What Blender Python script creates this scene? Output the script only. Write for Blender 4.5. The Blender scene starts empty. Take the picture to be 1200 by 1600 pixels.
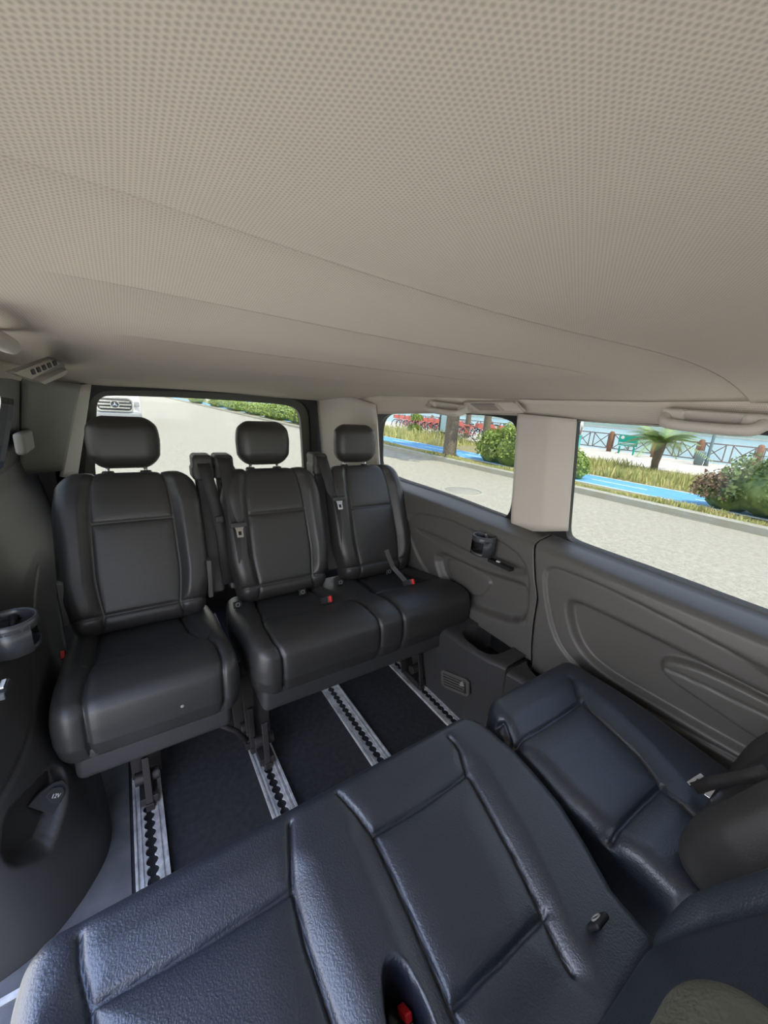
import bpy, bmesh, math, random
import numpy as np
from mathutils import Vector, Matrix
random.seed(7); rng = np.random.default_rng(7)
S = bpy.context.scene; C = S.collection

# ------------------------------------------------------------------ camera, world, sun, exposure
YAW, PITCH, ROLL, EYE = math.radians(34.5), math.radians(15.5), math.radians(4.0), Vector((0, 0, 1.15))
FWD = Vector((math.sin(YAW)*math.cos(PITCH), math.cos(YAW)*math.cos(PITCH), -math.sin(PITCH)))
_r = Vector((math.cos(YAW), -math.sin(YAW), 0)); _u = _r.cross(FWD)
RT = _r*math.cos(ROLL)+_u*math.sin(ROLL); UP = _u*math.cos(ROLL)-_r*math.sin(ROLL)
cam = bpy.data.cameras.new('camera'); co = bpy.data.objects.new('camera', cam); C.objects.link(co)
co.matrix_world = Matrix(((RT.x, UP.x, -FWD.x, EYE.x), (RT.y, UP.y, -FWD.y, EYE.y), (RT.z, UP.z, -FWD.z, EYE.z), (0, 0, 0, 1)))
cam.sensor_fit = 'HORIZONTAL'; cam.sensor_width = 36; cam.lens = 18; cam.clip_start = .02; cam.clip_end = 1000
S.camera = co
w = bpy.data.worlds.new('sky'); S.world = w; w.use_nodes = True
nt = w.node_tree; nt.nodes.clear()
o_ = nt.nodes.new('ShaderNodeOutputWorld'); bg = nt.nodes.new('ShaderNodeBackground')
tc = nt.nodes.new('ShaderNodeTexCoord'); sx = nt.nodes.new('ShaderNodeSeparateXYZ'); cr = nt.nodes.new('ShaderNodeValToRGB')
nt.links.new(tc.outputs['Generated'], sx.inputs[0]); nt.links.new(sx.outputs['Z'], cr.inputs[0])
cr.color_ramp.elements[0].color = (.97, .95, .90, 1); cr.color_ramp.elements[1].color = (.36, .50, .88, 1)
cr.color_ramp.elements[1].position = .8
nt.links.new(cr.outputs[0], bg.inputs[0]); bg.inputs[1].default_value = 2.2; nt.links.new(bg.outputs[0], o_.inputs[0])
sun = bpy.data.lights.new('sun', 'SUN'); sun.energy = 4.6; sun.angle = .01; sun.color = (1, .93, .80)
so = bpy.data.objects.new('sun', sun); C.objects.link(so)
so.rotation_euler = Vector((-.02, .5, -.86)).to_track_quat('-Z', 'Y').to_euler(); so.location = (0, -5, 12)
S.view_settings.view_transform = 'Standard'; S.view_settings.look = 'None'; S.view_settings.gamma = 1
S.view_settings.use_curve_mapping = False
S.view_settings.exposure = 1.80

# ------------------------------------------------------------------ measuring helpers (photo pixel -> point on a named plane)
def ray(u, v): return FWD+RT*((u-600)/600)+UP*((800-v)/600)
def onx(u, v, x): d = ray(u, v); return EYE+d*(x/d.x)
def ony(u, v, y): d = ray(u, v); return EYE+d*(y/d.y)
def onz(u, v, z): d = ray(u, v); return EYE+d*((z-1.15)/d.z)
def onp(u, v, p, n): d = ray(u, v); n = Vector(n); return EYE+d*((Vector(p)-EYE).dot(n)/d.dot(n))

# ------------------------------------------------------------------ materials
M = {}
def mat(name, col, rough=.5, metal=0., bump=None, vary=None, spec=.5, coat=0., sheen=0.):
    m = bpy.data.materials.new(name); m.use_nodes = True; n = m.node_tree; b = n.nodes['Principled BSDF']
    b.inputs['Base Color'].default_value = (*col, 1); b.inputs['Roughness'].default_value = rough
    b.inputs['Metallic'].default_value = metal; b.inputs['Specular IOR Level'].default_value = spec
    b.inputs['Coat Weight'].default_value = coat
    t = n.nodes.new('ShaderNodeTexCoord')
    if vary:   # (scale, second colour)
        x = n.nodes.new('ShaderNodeTexNoise'); x.inputs['Scale'].default_value = vary[0]; x.inputs['Detail'].default_value = 6
        n.links.new(t.outputs['Object'], x.inputs[0])
        r = n.nodes.new('ShaderNodeValToRGB'); r.color_ramp.elements[0].position = .35; r.color_ramp.elements[1].position = .65
        r.color_ramp.elements[0].color = (*col, 1); r.color_ramp.elements[1].color = (*vary[1], 1)
        n.links.new(x.outputs[0], r.inputs[0]); n.links.new(r.outputs[0], b.inputs['Base Color'])
    if bump:   # (kind, scale, strength, distance)
        if bump[0] == 'v':
            x = n.nodes.new('ShaderNodeTexVoronoi'); x.inputs['Scale'].default_value = bump[1]; x.feature = 'SMOOTH_F1'
            q = n.nodes.new('ShaderNodeTexNoise'); q.inputs['Scale'].default_value = bump[1]*.6; q.inputs['Detail'].default_value = 1
            mm = n.nodes.new('ShaderNodeVectorMath'); mm.operation = 'MULTIPLY_ADD'; mm.inputs[1].default_value = (.004,)*3
            n.links.new(t.outputs['Object'], q.inputs[0]); n.links.new(q.outputs['Color'], mm.inputs[0]); n.links.new(t.outputs['Object'], mm.inputs[2])
            n.links.new(mm.outputs[0], x.inputs[0])
        else:
            x = n.nodes.new('ShaderNodeTexNoise'); x.inputs['Scale'].default_value = bump[1]; x.inputs['Detail'].default_value = 4
            n.links.new(t.outputs['Object'], x.inputs[0])
        k = n.nodes.new('ShaderNodeBump'); k.inputs['Strength'].default_value = bump[2]; k.inputs['Distance'].default_value = bump[3]
        n.links.new(x.outputs[0], k.inputs['Height']); n.links.new(k.outputs[0], b.inputs['Normal'])
    M[name] = m; return m
mat('leather', (.015, .019, .029), .43, bump=('v', 420, .4, .0012), spec=.95)
mat('leather_rear', (.030, .029, .028), .42, bump=('v', 480, .25, .001), spec=.5)
mat('leather_olive', (.075, .075, .060), .5, bump=('v', 330, .6, .0015), spec=.4)
mat('plastic', (.088, .083, .077), .45, bump=('n', 900, .15, .0006))
mat('plastic_gloss', (.045, .047, .052), .30, bump=('n', 700, .1, .0005))
mat('plastic_dark', (.036, .035, .036), .5, bump=('n', 900, .15, .0006))
mat('black_matte', (.006, .006, .007), .6)
mat('gasket', (.012, .012, .012), .55)
mat('cover_gray', (.22, .215, .19), .6, bump=('n', 600, .1, .0005))
mat('frame_gray', (.085, .084, .072), .5)
mat('beige_plastic', (.53, .49, .43), .55, bump=('n', 700, .12, .0006))
mat('carpet', (.030, .029, .032), .95, bump=('n', 900, .8, .003), vary=(60, (.042, .041, .044)), spec=.2)
mat('rubber_mat', (.11, .11, .115), .8, bump=('n', 400, .3, .001), vary=(14, (.07, .07, .075)))
mat('step_gray', (.16, .17, .18), .6, vary=(30, (.12, .12, .13)))
mat('alu', (.74, .73, .71), .38, metal=.35, bump=('n', 200, .15, .0006), vary=(40, (.42, .41, .41)))
mat('steel', (.7, .7, .72), .25, metal=1)
mat('dark_steel', (.05, .045, .045), .45, metal=.5)
mat('red_plastic', (.62, .02, .02), .35)
mat('webbing', (.018, .017, .017), .7, bump=('n', 1500, .4, .0006))
mat('white_print', (.75, .75, .75), .5)
mat('asphalt', (.37, .345, .28), .9, bump=('n', 45, .9, .03), vary=(16, (.47, .44, .36)), spec=.2)
mat('kerb', (.36, .34, .26), .85, vary=(3, (.40, .40, .34)), bump=('n', 30, .3, .01))
mat('soil', (.20, .16, .10), .95, vary=(9, (.32, .30, .13)), bump=('n', 20, .6, .02))
mat('lane_blue', (.10, .33, .58), .8, vary=(5, (.13, .38, .62)))
mat('lane_white', (.60, .68, .72), .8)
mat('promenade', (.52, .48, .42), .85, vary=(4, (.60, .55, .48)))
mat('water', (.13, .27, .31), .35, bump=('n', 3, .5, .05), spec=.5)
mat('hill', (.14, .21, .19), .95, vary=(.05, (.20, .27, .24)))
mat('bark', (.12, .10, .08), .9, bump=('n', 30, .8, .03), vary=(20, (.20, .17, .13)))
mat('leaf', (.17, .27, .05), .5, vary=(9, (.36, .45, .12)))
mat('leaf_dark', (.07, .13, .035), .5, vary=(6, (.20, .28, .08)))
mat('leaf_brown', (.22, .15, .09), .6, vary=(6, (.28, .19, .12)))
mat('grass', (.36, .40, .13), .7, vary=(4, (.60, .54, .24)))
mat('palm_leaf', (.20, .32, .09), .5, vary=(4, (.33, .42, .15)))
mat('rust_wood', (.20, .10, .06), .8, vary=(12, (.28, .15, .09)))
mat('rail_metal', (.22, .17, .15), .7)
mat('green_sign', (.0, .36, .26), .5)
mat('teal', (.06, .40, .38), .5)
mat('bin_gray', (.14, .20, .21), .6)
mat('white_paint', (.80, .81, .82), .3, coat=.4)
mat('van_dark', (.03, .035, .045), .35)
mat('van_bumper', (.30, .32, .35), .5)
mat('chrome', (.85, .86, .88), .15, metal=1)
mat('bike_red', (.62, .17, .15), .5)
mat('bike_white', (.78, .76, .74), .5)
mat('navy', (.03, .04, .09), .6)
mat('skin', (.55, .32, .22), .6)
mat('poster', (.45, .62, .66), .4)
mat('manhole', (.30, .29, .24), .8, bump=('n', 40, .5, .01))
mat('tile_roof', (.50, .22, .14), .8)
def headliner():
    m = mat('headliner', (.54, .485, .42), .95, spec=.1); n = m.node_tree; b = n.nodes['Principled BSDF']
    t = n.nodes.new('ShaderNodeTexCoord'); s = n.nodes.new('ShaderNodeSeparateXYZ'); n.links.new(t.outputs['Object'], s.inputs[0])
    def mt(op, a, bb=None):
        k = n.nodes.new('ShaderNodeMath'); k.operation = op
        for i, q in enumerate((a, bb)):
            if q is None: continue
            if isinstance(q, (int, float)): k.inputs[i].default_value = q
            else: n.links.new(q, k.inputs[i])
        return k.outputs[0]
    f = 2*math.pi/.0031; terms = []
    for a in (0, 60, -60):
        a = math.radians(a); terms.append(mt('COSINE', mt('ADD', mt('MULTIPLY', s.outputs['X'], f*math.cos(a)), mt('MULTIPLY', s.outputs['Y'], -f*math.sin(a)))))
    d = mt('ADD', mt('MULTIPLY', mt('ADD', mt('ADD', terms[0], terms[1]), terms[2]), .2222), .3333)
    r = n.nodes.new('ShaderNodeValToRGB'); r.color_ramp.elements[0].color = (.66, .585, .495, 1); r.color_ramp.elements[1].color = (.47, .415, .35, 1)
    r.color_ramp.elements[1].position = .95
    n.links.new(d, r.inputs[0]); n.links.new(r.outputs[0], b.inputs['Base Color'])
    k = n.nodes.new('ShaderNodeBump'); k.inputs['Strength'].default_value = .25; k.inputs['Distance'].default_value = .0006; k.invert = True
    n.links.new(d, k.inputs['Height']); n.links.new(k.outputs[0], b.inputs['Normal'])
headliner()
def glassmat(name, tint):
    m = bpy.data.materials.new(name); m.use_nodes = True; n = m.node_tree; n.nodes.clear()
    o = n.nodes.new('ShaderNodeOutputMaterial'); mx = n.nodes.new('ShaderNodeMixShader'); tr = n.nodes.new('ShaderNodeBsdfTransparent'); g = n.nodes.new('ShaderNodeBsdfGlossy')
    tr.inputs[0].default_value = (*tint, 1); g.inputs['Roughness'].default_value = .02; mx.inputs[0].default_value = .02
    n.links.new(tr.outputs[0], mx.inputs[1]); n.links.new(g.outputs[0], mx.inputs[2]); n.links.new(mx.outputs[0], o.inputs[0]); M[name] = m
glassmat('tinted_glass', (.50, .505, .478))
glassmat('clear_glass', (.88, .90, .88))

# ------------------------------------------------------------------ object helpers
def link(name, me, m, parent=None):
    o = bpy.data.objects.new(name, me); C.objects.link(o)
    if m is not None:
        me.materials.clear(); me.materials.append(M[m])
    if parent is not None:
        o.parent = parent
    return o
def tag(o, label=None, cat=None, group=None, kind=None):
    for k, v in (('label', label), ('category', cat), ('group', group), ('kind', kind)):
        if v: o[k] = v
    return o
def thing(name, loc, label, cat, group=None, rz=0):
    o = bpy.data.objects.new(name, None); C.objects.link(o); o.location = loc; o.rotation_euler.z = rz; o.empty_display_size = .05
    return tag(o, label, cat, group)
def py(name, verts, faces, m, parent=None, smooth=True, off=None):
    me = bpy.data.meshes.new(name)
    if off is not None: verts = [tuple(Vector(v)-Vector(off)) for v in verts]
    me.from_pydata([tuple(map(float, v)) for v in verts], [], faces); me.update()
    if smooth: me.polygons.foreach_set('use_smooth', [True]*len(me.polygons))
    return link(name, me, m, parent)
class MB:
    """collects simple solids that belong to one part"""
    def __init__(s): s.v = []; s.f = []
    def add(s, vs, fs): n = len(s.v); s.v += [Vector(v) for v in vs]; s.f += [tuple(i+n for i in f) for f in fs]; return s
    def box(s, c, h, rot=None):
        c = Vector(c); vs = []
        for i in (-1, 1):
            for j in (-1, 1):
                for k in (-1, 1):
                    p = Vector((i*h[0], j*h[1], k*h[2])); vs.append(c+(rot@p if rot else p))
        return s.add(vs, [(0, 1, 3, 2), (4, 6, 7, 5), (0, 4, 5, 1), (2, 3, 7, 6), (0, 2, 6, 4), (1, 5, 7, 3)])
    def bar(s, a, b, w, h, upv=(0, 0, 1)):
        a, b = Vector(a), Vector(b); d = (b-a); L = d.length; d.normalize(); x = Vector(upv).cross(d)
        if x.length < 1e-4: x = Vector((1, 0, 0)).cross(d)
        x.normalize(); z = d.cross(x); R = Matrix((x, d, z)).transposed()
        return s.box((a+b)/2, (w/2, L/2, h/2), R)
    def tube(s, pts, r, n=10, cap=True):
        pts = [Vector(p) for p in pts]; rs = r if isinstance(r, (list, tuple)) else [r]*len(pts); vs = []; fs = []
        pr = None
        for i, p in enumerate(pts):
            d = (pts[min(i+1, len(pts)-1)]-pts[max(i-1, 0)]).normalized()
            x = pr if pr is not None else (Vector((0, 0, 1)) if abs(d.z) < .9 else Vector((1, 0, 0)))
            x = (x-d*x.dot(d)).normalized(); pr = x; y = d.cross(x)
            for k in range(n): a = 2*math.pi*k/n; vs.append(p+(x*math.cos(a)+y*math.sin(a))*rs[i])
        for i in range(len(pts)-1):
            for k in range(n): fs.append((i*n+k, i*n+(k+1) % n, (i+1)*n+(k+1) % n, (i+1)*n+k))
        if cap: fs.append(tuple(range(n))[::-1]); fs.append(tuple((len(pts)-1)*n+k for k in range(n)))
        return s.add(vs, fs)
    def ribbon(s, pts, side, w, t):
        """flat strap: centre line pts, width direction side(list or one), rectangular section"""
        pts = [Vector(p) for p in pts]; vs = []; fs = []
        for i, p in enumerate(pts):
            d = (pts[min(i+1, len(pts)-1)]-pts[max(i-1, 0)]).normalized(); sd = Vector(side[i] if isinstance(side, list) else side)
            sd = (sd-d*sd.dot(d)).normalized(); nn = d.cross(sd)
            vs += [p-sd*w/2-nn*t/2, p+sd*w/2-nn*t/2, p+sd*w/2+nn*t/2, p-sd*w/2+nn*t/2]
        for i in range(len(pts)-1):
            for k in range(4): fs.append((i*4+k, i*4+(k+1) % 4, (i+1)*4+(k+1) % 4, (i+1)*4+k))
        fs += [(3, 2, 1, 0), tuple((len(pts)-1)*4+k for k in range(4))]
        return s.add(vs, fs)
    def lathe(s, c, prof, n=32, axis=(0, 0, 1)):
        c = Vector(c); q = Vector((0, 0, 1)).rotation_difference(Vector(axis).normalized()); vs = []; fs = []
        for r, z in prof:
            for k in range(n): a = 2*math.pi*k/n; vs.append(c+q@Vector((r*math.cos(a), r*math.sin(a), z)))
        for i in range(len(prof)-1):
            for k in range(n): fs.append((i*n+k, i*n+(k+1) % n, (i+1)*n+(k+1) % n, (i+1)*n+k))
        return s.add(vs, fs)
    def build(s, name, m, parent=None, smooth=False, off=None, bevel=0):
        o = py(name, s.v, s.f, m, parent, smooth, off)
        if bevel:
            b = o.modifiers.new('bevel', 'BEVEL'); b.width = bevel; b.segments = 3; b.limit_method = 'ANGLE'
            o.data.polygons.foreach_set('use_smooth', [True]*len(o.data.polygons))
            wn = o.modifiers.new('wn', 'WEIGHTED_NORMAL')
        return o

def rbox_data(h, r, step):
    """rounded box as a grid cube: arrays of vertices, faces, and 'topness'"""
    h = np.array(h, float); idx = {}; V = []; F = []
    def axis(a):
        n = max(2, int(round(2*(h[a]-r)/step))); k = max(4, int(round(r*1.3/step)))
        th = np.linspace(0, math.pi/4, k+1)[1:]
        e = np.tan(th)*r
        mid = np.linspace(-(h[a]-r), h[a]-r, n+1)
        return np.concatenate([-(h[a]-r)-e[::-1], mid, h[a]-r+e])
    ax = [axis(0), axis(1), axis(2)]
    def vid(p):
        k = (round(p[0], 6), round(p[1], 6), round(p[2], 6))
        if k not in idx: idx[k] = len(V); V.append(p)
        return idx[k]
    for a in range(3):
        b, c = (a+1) % 3, (a+2) % 3
        for sg in (-1, 1):
            g = []
            for q in ax[b]:
                row = []
                for t in ax[c]:
                    p = [0, 0, 0]; p[a] = sg*h[a]; p[b] = q; p[c] = t; row.append(vid(tuple(p)))
                g.append(row)
            for i in range(len(g)-1):
                for j in range(len(g[0])-1):
                    f = (g[i][j], g[i+1][j], g[i+1][j+1], g[i][j+1]); F.append(f if sg > 0 else f[::-1])
    V = np.array(V); inner = np.clip(V, -(h-r), h-r); d = V-inner; n = d/np.linalg.norm(d, axis=1)[:, None]
    return inner+n*r, F, n
def sstep(a, b, x): t = np.clip((x-a)/(b-a), 0, 1); return t*t*(3-2*t)
def segd(x, y, pl):
    d = np.full(x.shape, 9.)
    for (x0, y0), (x1, y1) in zip(pl[:-1], pl[1:]):
        dx, dy = x1-x0, y1-y0; t = np.clip(((x-x0)*dx+(y-y0)*dy)/(dx*dx+dy*dy+1e-12), 0, 1)
        d = np.minimum(d, np.hypot(x-x0-t*dx, y-y0-t*dy))
    return d
def psdf(x, y, pl):
    d = segd(x, y, list(pl)+[pl[0]]); ins = np.zeros(x.shape, bool); n = len(pl)
    for i in range(n):
        (x0, y0), (x1, y1) = pl[i], pl[(i+1) % n]
        c = ((y0 > y) != (y1 > y)) & (x < (x1-x0)*(y-y0)/((y1-y0) if y1 != y0 else 1e-9)+x0); ins ^= c
    return np.where(ins, -d, d)
def smooth_poly(pl, it=2, closed=True):
    pl = [tuple(p) for p in pl]
    for _ in range(it):
        q = []; n = len(pl)
        for i in range(n if closed else n-1):
            a, b = pl[i], pl[(i+1) % n]
            q += [tuple(.75*a[k]+.25*b[k] for k in range(len(a))), tuple(.25*a[k]+.75*b[k] for k in range(len(a)))]
        if not closed: q = [pl[0]]+q+[pl[-1]]
        pl = q
    return pl
def pad(name, m, parent, w, L, t, r, step, seams=(), bulge=None, shape=None, world=None, gd=.009, gw=.0036):
    """upholstered pad. local x across, y along, z up; top face carries seams (polylines) and bulges"""
    V, F, N = rbox_data((w/2, L/2, t/2), r, step)
    x, y, z = V[:, 0].copy(), V[:, 1].copy()+L/2, V[:, 2].copy(); top = np.clip(N[:, 2], 0, 1)*(N[:, 2] > .0)
    front = np.clip(N[:, 1], 0, 1)
    dz = np.zeros(len(x))
    if bulge is not None: dz += bulge(x, y)*sstep(.1, .7, N[:, 2])
    g = np.zeros(len(x))
    for s in seams:
        pl, k = (s[0], s[1]) if isinstance(s, tuple) and isinstance(s[1], (int, float)) else (s, 1)
        d = segd(x, y, pl); g = np.maximum(g, k*(np.exp(-(d/gw)**2)+.45*np.exp(-(d/(gw*4))**2))/1.45)
    mask = np.maximum(sstep(.15, .5, N[:, 2]), sstep(.3, .8, front)*(N[:, 2] > -.3)*1.0)
    P = np.stack([x, y, z+dz], 1)-N*(g*gd*mask)[:, None]
    if shape is not None: P = shape(P, N)
    if world is not None: P = world(P)
    return py(name, P.tolist(), F, m, parent)
def basis(o, xa, ya, za):
    A = np.array([xa, ya, za], float); o = np.array(o, float)
    return lambda P: P@A+o
def rb(name, m, parent, c, h, r, step=.01, fn=None, rot=None):
    V, F, N = rbox_data(h, r, step)
    if fn: V = fn(V)
    if rot is not None: V = V@np.array(rot).T
    return py(name, (V+np.array(c)).tolist(), F, m, parent)
def sheet(fn, nu, nv):
    vs = []; fs = []
    for i in range(nu+1):
        for j in range(nv+1): vs.append(fn(i/nu, j/nv))
    for i in range(nu):
        for j in range(nv): a = i*(nv+1)+j; fs.append((a, a+nv+1, a+nv+2, a+1))
    return vs, fs
def plate(name, m, outer, holes=(), to=None, t=.004, nrm=(0, 0, 1), parent=None, bev=0.):
    """polygon (2D) with holes, thickness t, mapped to 3D by to(a,b); nrm = outward 3D normal"""
    cu = bpy.data.curves.new(name, 'CURVE'); cu.dimensions = '2D'; cu.fill_mode = 'BOTH'
    for pl in [outer]+list(holes):
        sp = cu.splines.new('POLY'); sp.points.add(len(pl)-1); sp.use_cyclic_u = True
        for i, p in enumerate(pl): sp.points[i].co = (p[0], p[1], 0, 1)
    ob = bpy.data.objects.new('tmp', cu); C.objects.link(ob); dg = bpy.context.evaluated_depsgraph_get()
    me = bpy.data.meshes.new_from_object(ob.evaluated_get(dg)); bpy.data.objects.remove(ob); bpy.data.curves.remove(cu)
    me.name = name; bm = bmesh.new(); bm.from_mesh(me); bmesh.ops.remove_doubles(bm, verts=bm.verts, dist=1e-6)
    bd = [e for e in bm.edges if e.is_boundary]; n = Vector(nrm).normalized()
    for v in bm.verts: v.co = Vector(to(v.co.x, v.co.y))
    r = bmesh.ops.extrude_face_region(bm, geom=bm.faces[:])
    for v in r['geom']:
        if isinstance(v, bmesh.types.BMVert): v.co += n*t
    bmesh.ops.recalc_face_normals(bm, faces=bm.faces); bm.to_mesh(me); bm.free()
    return link(name, me, m, parent)

# ------------------------------------------------------------------ OUTSIDE
GZ, PZ = -.55, -.42
def slab(name, x0, x1, y0, y1, z, m, th=.3):
    b = MB().box(((x0+x1)/2, (y0+y1)/2, z-th/2), ((x1-x0)/2, (y1-y0)/2, th/2)); return tag(b.build(name, m), kind='structure')
slab('road', -60, 8.85, -60, 160, GZ, 'asphalt')
slab('pavement_left', -60, -9, -60, 160, GZ+.12, 'promenade', .1)
slab('kerb', 8.85, 9.12, -60, 160, PZ, 'kerb')
slab('verge', 9.12, 9.85, -60, 160, PZ-.01, 'soil')
slab('bike_lane', 9.85, 11.4, -60, 160, PZ, 'lane_blue')
slab('trim_1', 9.80, 9.88, -60, 160, PZ+.004, 'lane_white', .05)
slab('trim_2', 11.36, 11.44, -60, 160, PZ+.004, 'lane_white', .05)
b = MB()
for k in range(-6, 30): b.box((10.62, k*2.4, PZ), (.04, .7, .004))
tag(b.build('trim_3', 'lane_white'), kind='structure')
slab('lawn', 11.4, 16.0, -60, 160, PZ-.01, 'soil')
slab('promenade', 16.0, 22.6, -60, 160, PZ, 'promenade')
slab('lake', 22.6, 190, -160, 300, -2.1, 'water', .4)
slab('far_shore', 186, 190, -160, 300, -1.6, 'promenade', .6)
vs, fs = sheet(lambda u, v: (190+v*60, -160+u*500, -1.9+22*math.sin(v*1.5)*(.75+.25*math.sin(u*19)+.12*math.sin(u*53))), 90, 8)
tag(py('hills', vs, fs, 'hill'), kind='structure')
# manhole in the road
t = thing('manhole_cover', (6.1, 5.9, GZ), 'round manhole cover set in the pale road beyond the rear side window', 'manhole cover')
MB().lathe((0, 0, 0), [(.0, .012), (.36, .012), (.37, 0)], 40).build('lid', 'manhole', t, True)
MB().lathe((0, 0, 0), [(.40, 0), (.40, .014), (.46, .014), (.47, 0)], 40).build('ring', 'kerb', t, True)

def leaves(name, m, blobs, n, size, parent=None, up=0.):
    vs = []; fs = []; tot = sum(b[1][0]*b[1][1] for b in blobs)
    for c, rad in blobs:
        k = int(n*rad[0]*rad[1]/tot)
        d = rng.normal(size=(k, 3)); d /= np.linalg.norm(d, axis=1)[:, None]; d[:, 2] = np.where(d[:, 2] < -.35, -d[:, 2], d[:, 2])
        rr = (.72+.36*rng.random(k))[:, None]
        P = np.array(c)+d*rr*np.array(rad)*(1+.12*np.sin(d[:, :1]*9)+.1*np.sin(d[:, 1:2]*11+2))
        for p, q in zip(P, d):
            a = Vector(rng.normal(size=3)); nn = (Vector(q)*.8+a*.6).normalized(); x = nn.orthogonal().normalized()
            x = Matrix.Rotation(rng.random()*6.28, 3, nn)@x; y = nn.cross(x); s = size*(.6+.8*rng.random()); p = Vector(p); i = len(vs)
            vs += [p-x*s*.5, p+y*s*.35+nn*s*.1, p+x*s*.6, p-y*s*.35+nn*s*.1]; fs.append((i, i+1, i+2, i+3))
    return py(name, vs, fs, m, parent, False)
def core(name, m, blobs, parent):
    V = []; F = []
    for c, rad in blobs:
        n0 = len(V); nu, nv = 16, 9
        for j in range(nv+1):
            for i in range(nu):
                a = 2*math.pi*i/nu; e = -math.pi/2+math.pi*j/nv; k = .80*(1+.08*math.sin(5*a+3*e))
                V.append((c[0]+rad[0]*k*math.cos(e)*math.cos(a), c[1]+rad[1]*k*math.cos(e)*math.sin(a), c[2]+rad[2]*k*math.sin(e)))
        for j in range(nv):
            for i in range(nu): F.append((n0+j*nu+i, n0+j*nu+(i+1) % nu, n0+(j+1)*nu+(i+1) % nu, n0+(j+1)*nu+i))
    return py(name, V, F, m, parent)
def bush(name, loc, blobs, n, size, label, group=None, m='leaf', extra=None):
    t = thing(name, loc, label, 'bush', group)
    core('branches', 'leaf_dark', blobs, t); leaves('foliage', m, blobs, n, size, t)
    if extra: leaves('dry_foliage', 'leaf_brown', extra, n//12, size*.8, t)
    return t
# hedge beside the kerb, seen through the rear side window
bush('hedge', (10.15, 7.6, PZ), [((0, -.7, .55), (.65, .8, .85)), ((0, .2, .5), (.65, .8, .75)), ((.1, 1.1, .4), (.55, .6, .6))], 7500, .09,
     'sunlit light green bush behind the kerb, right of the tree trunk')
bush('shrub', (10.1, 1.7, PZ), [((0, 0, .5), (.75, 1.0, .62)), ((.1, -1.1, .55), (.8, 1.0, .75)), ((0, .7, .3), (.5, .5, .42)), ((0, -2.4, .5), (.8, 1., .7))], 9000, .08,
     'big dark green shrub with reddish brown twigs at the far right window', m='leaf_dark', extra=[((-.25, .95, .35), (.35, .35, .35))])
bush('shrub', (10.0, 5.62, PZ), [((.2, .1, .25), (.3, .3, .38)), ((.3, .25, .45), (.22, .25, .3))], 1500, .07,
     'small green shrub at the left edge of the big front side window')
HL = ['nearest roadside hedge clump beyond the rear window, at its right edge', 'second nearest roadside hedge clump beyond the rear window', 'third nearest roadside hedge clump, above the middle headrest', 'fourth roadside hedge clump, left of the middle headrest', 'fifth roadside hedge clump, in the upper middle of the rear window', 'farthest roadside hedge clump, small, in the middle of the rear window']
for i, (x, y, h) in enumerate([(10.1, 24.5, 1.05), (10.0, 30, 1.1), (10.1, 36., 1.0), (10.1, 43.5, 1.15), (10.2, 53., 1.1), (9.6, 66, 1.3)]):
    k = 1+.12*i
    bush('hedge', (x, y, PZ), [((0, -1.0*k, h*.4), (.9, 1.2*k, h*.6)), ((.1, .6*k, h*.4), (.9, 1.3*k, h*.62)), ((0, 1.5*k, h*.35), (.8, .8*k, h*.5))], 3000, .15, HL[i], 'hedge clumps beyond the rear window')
# grasses
def blades(name, x0, x1, y0, y1, n, h, m, label):
    vs = []; fs = []
    for _ in range(n):
        x, y = random.uniform(x0, x1), random.uniform(y0, y1); k = h*(.4+.8*random.random())*(.7+.5*math.sin(y*1.7+x))
        a = random.random()*6.28; dx, dy = math.cos(a), math.sin(a); lx, ly = random.uniform(-.4, .4)*k, random.uniform(-.4, .4)*k; i = len(vs); wd = .012+.012*random.random()
        vs += [(x-dx*wd, y-dy*wd, PZ-.01), (x+dx*wd, y+dy*wd, PZ-.01), (x+lx*.5+dx*wd*.6, y+ly*.5+dy*wd*.6, PZ+k*.6), (x+lx, y+ly, PZ+k)]
        fs += [(i, i+1, i+2), (i, i+2, i+3)]
    return tag(py(name, vs, fs, m, None, False), label, 'grass', kind='stuff')
blades('verge_grass', 9.15, 9.45, -1, 16, 5000, .10, 'grass', 'short yellow-green grass between the kerb and the blue bike lane')
blades('meadow_grass', 11.6, 15.2, 1.5, 9, 6500, .27, 'grass', 'tall dry yellow-green grass behind the blue bike lane, under the small palm')
blades('tall_grass', 11.5, 14.5, 13, 26, 6000, .5, 'grass', 'yellow grass strip beyond the blue lane, left of the tree trunk')
# trees
def tree(loc, r, h, label, group=None, crown=True, lean=0):
    t = thing('tree', loc, label, 'tree', group)
    MB().tube([(0, 0, -.05), (.0, .02, .15), (0, .03+lean*.3, h*.4), (.03, .05+lean, h*.8), (.05, .06+lean*1.4, h*1.1)], [r*1.35, r*1.05, r, r*.92, r*.7], 14).build('trunk', 'bark', t, True)
    if crown:
        k = float(crown); leaves('crown', 'leaf', [((0, 0, h+1.2*k), (2.2*k, 2.2*k, 1.3*k)), ((.8*k, .8*k, h+.7*k), (1.5*k, 1.4*k, .9*k)), ((-.7*k, -.9*k, h+.8*k), (1.4*k, 1.5*k, .9*k))], int(6000*k), .2, t)
    return t
tree((9.45, 9.95, PZ), .22, 3.0, 'thick grey tree trunk by the kerb beyond the rear side window')
for x, y, r, l in ((14.6, 13.0, .17, 'slim dark tree trunk in the background just right of the thick trunk'), (17.8, 17.4, .16, 'slim dark tree trunk farthest back, behind the bicycles'), (17.4, 11.6, .3, 'wide pale tree trunk in the background above the right end of the light green bush')):
    tree((x, y, PZ), r, 3.6, l, None, .5)
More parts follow.
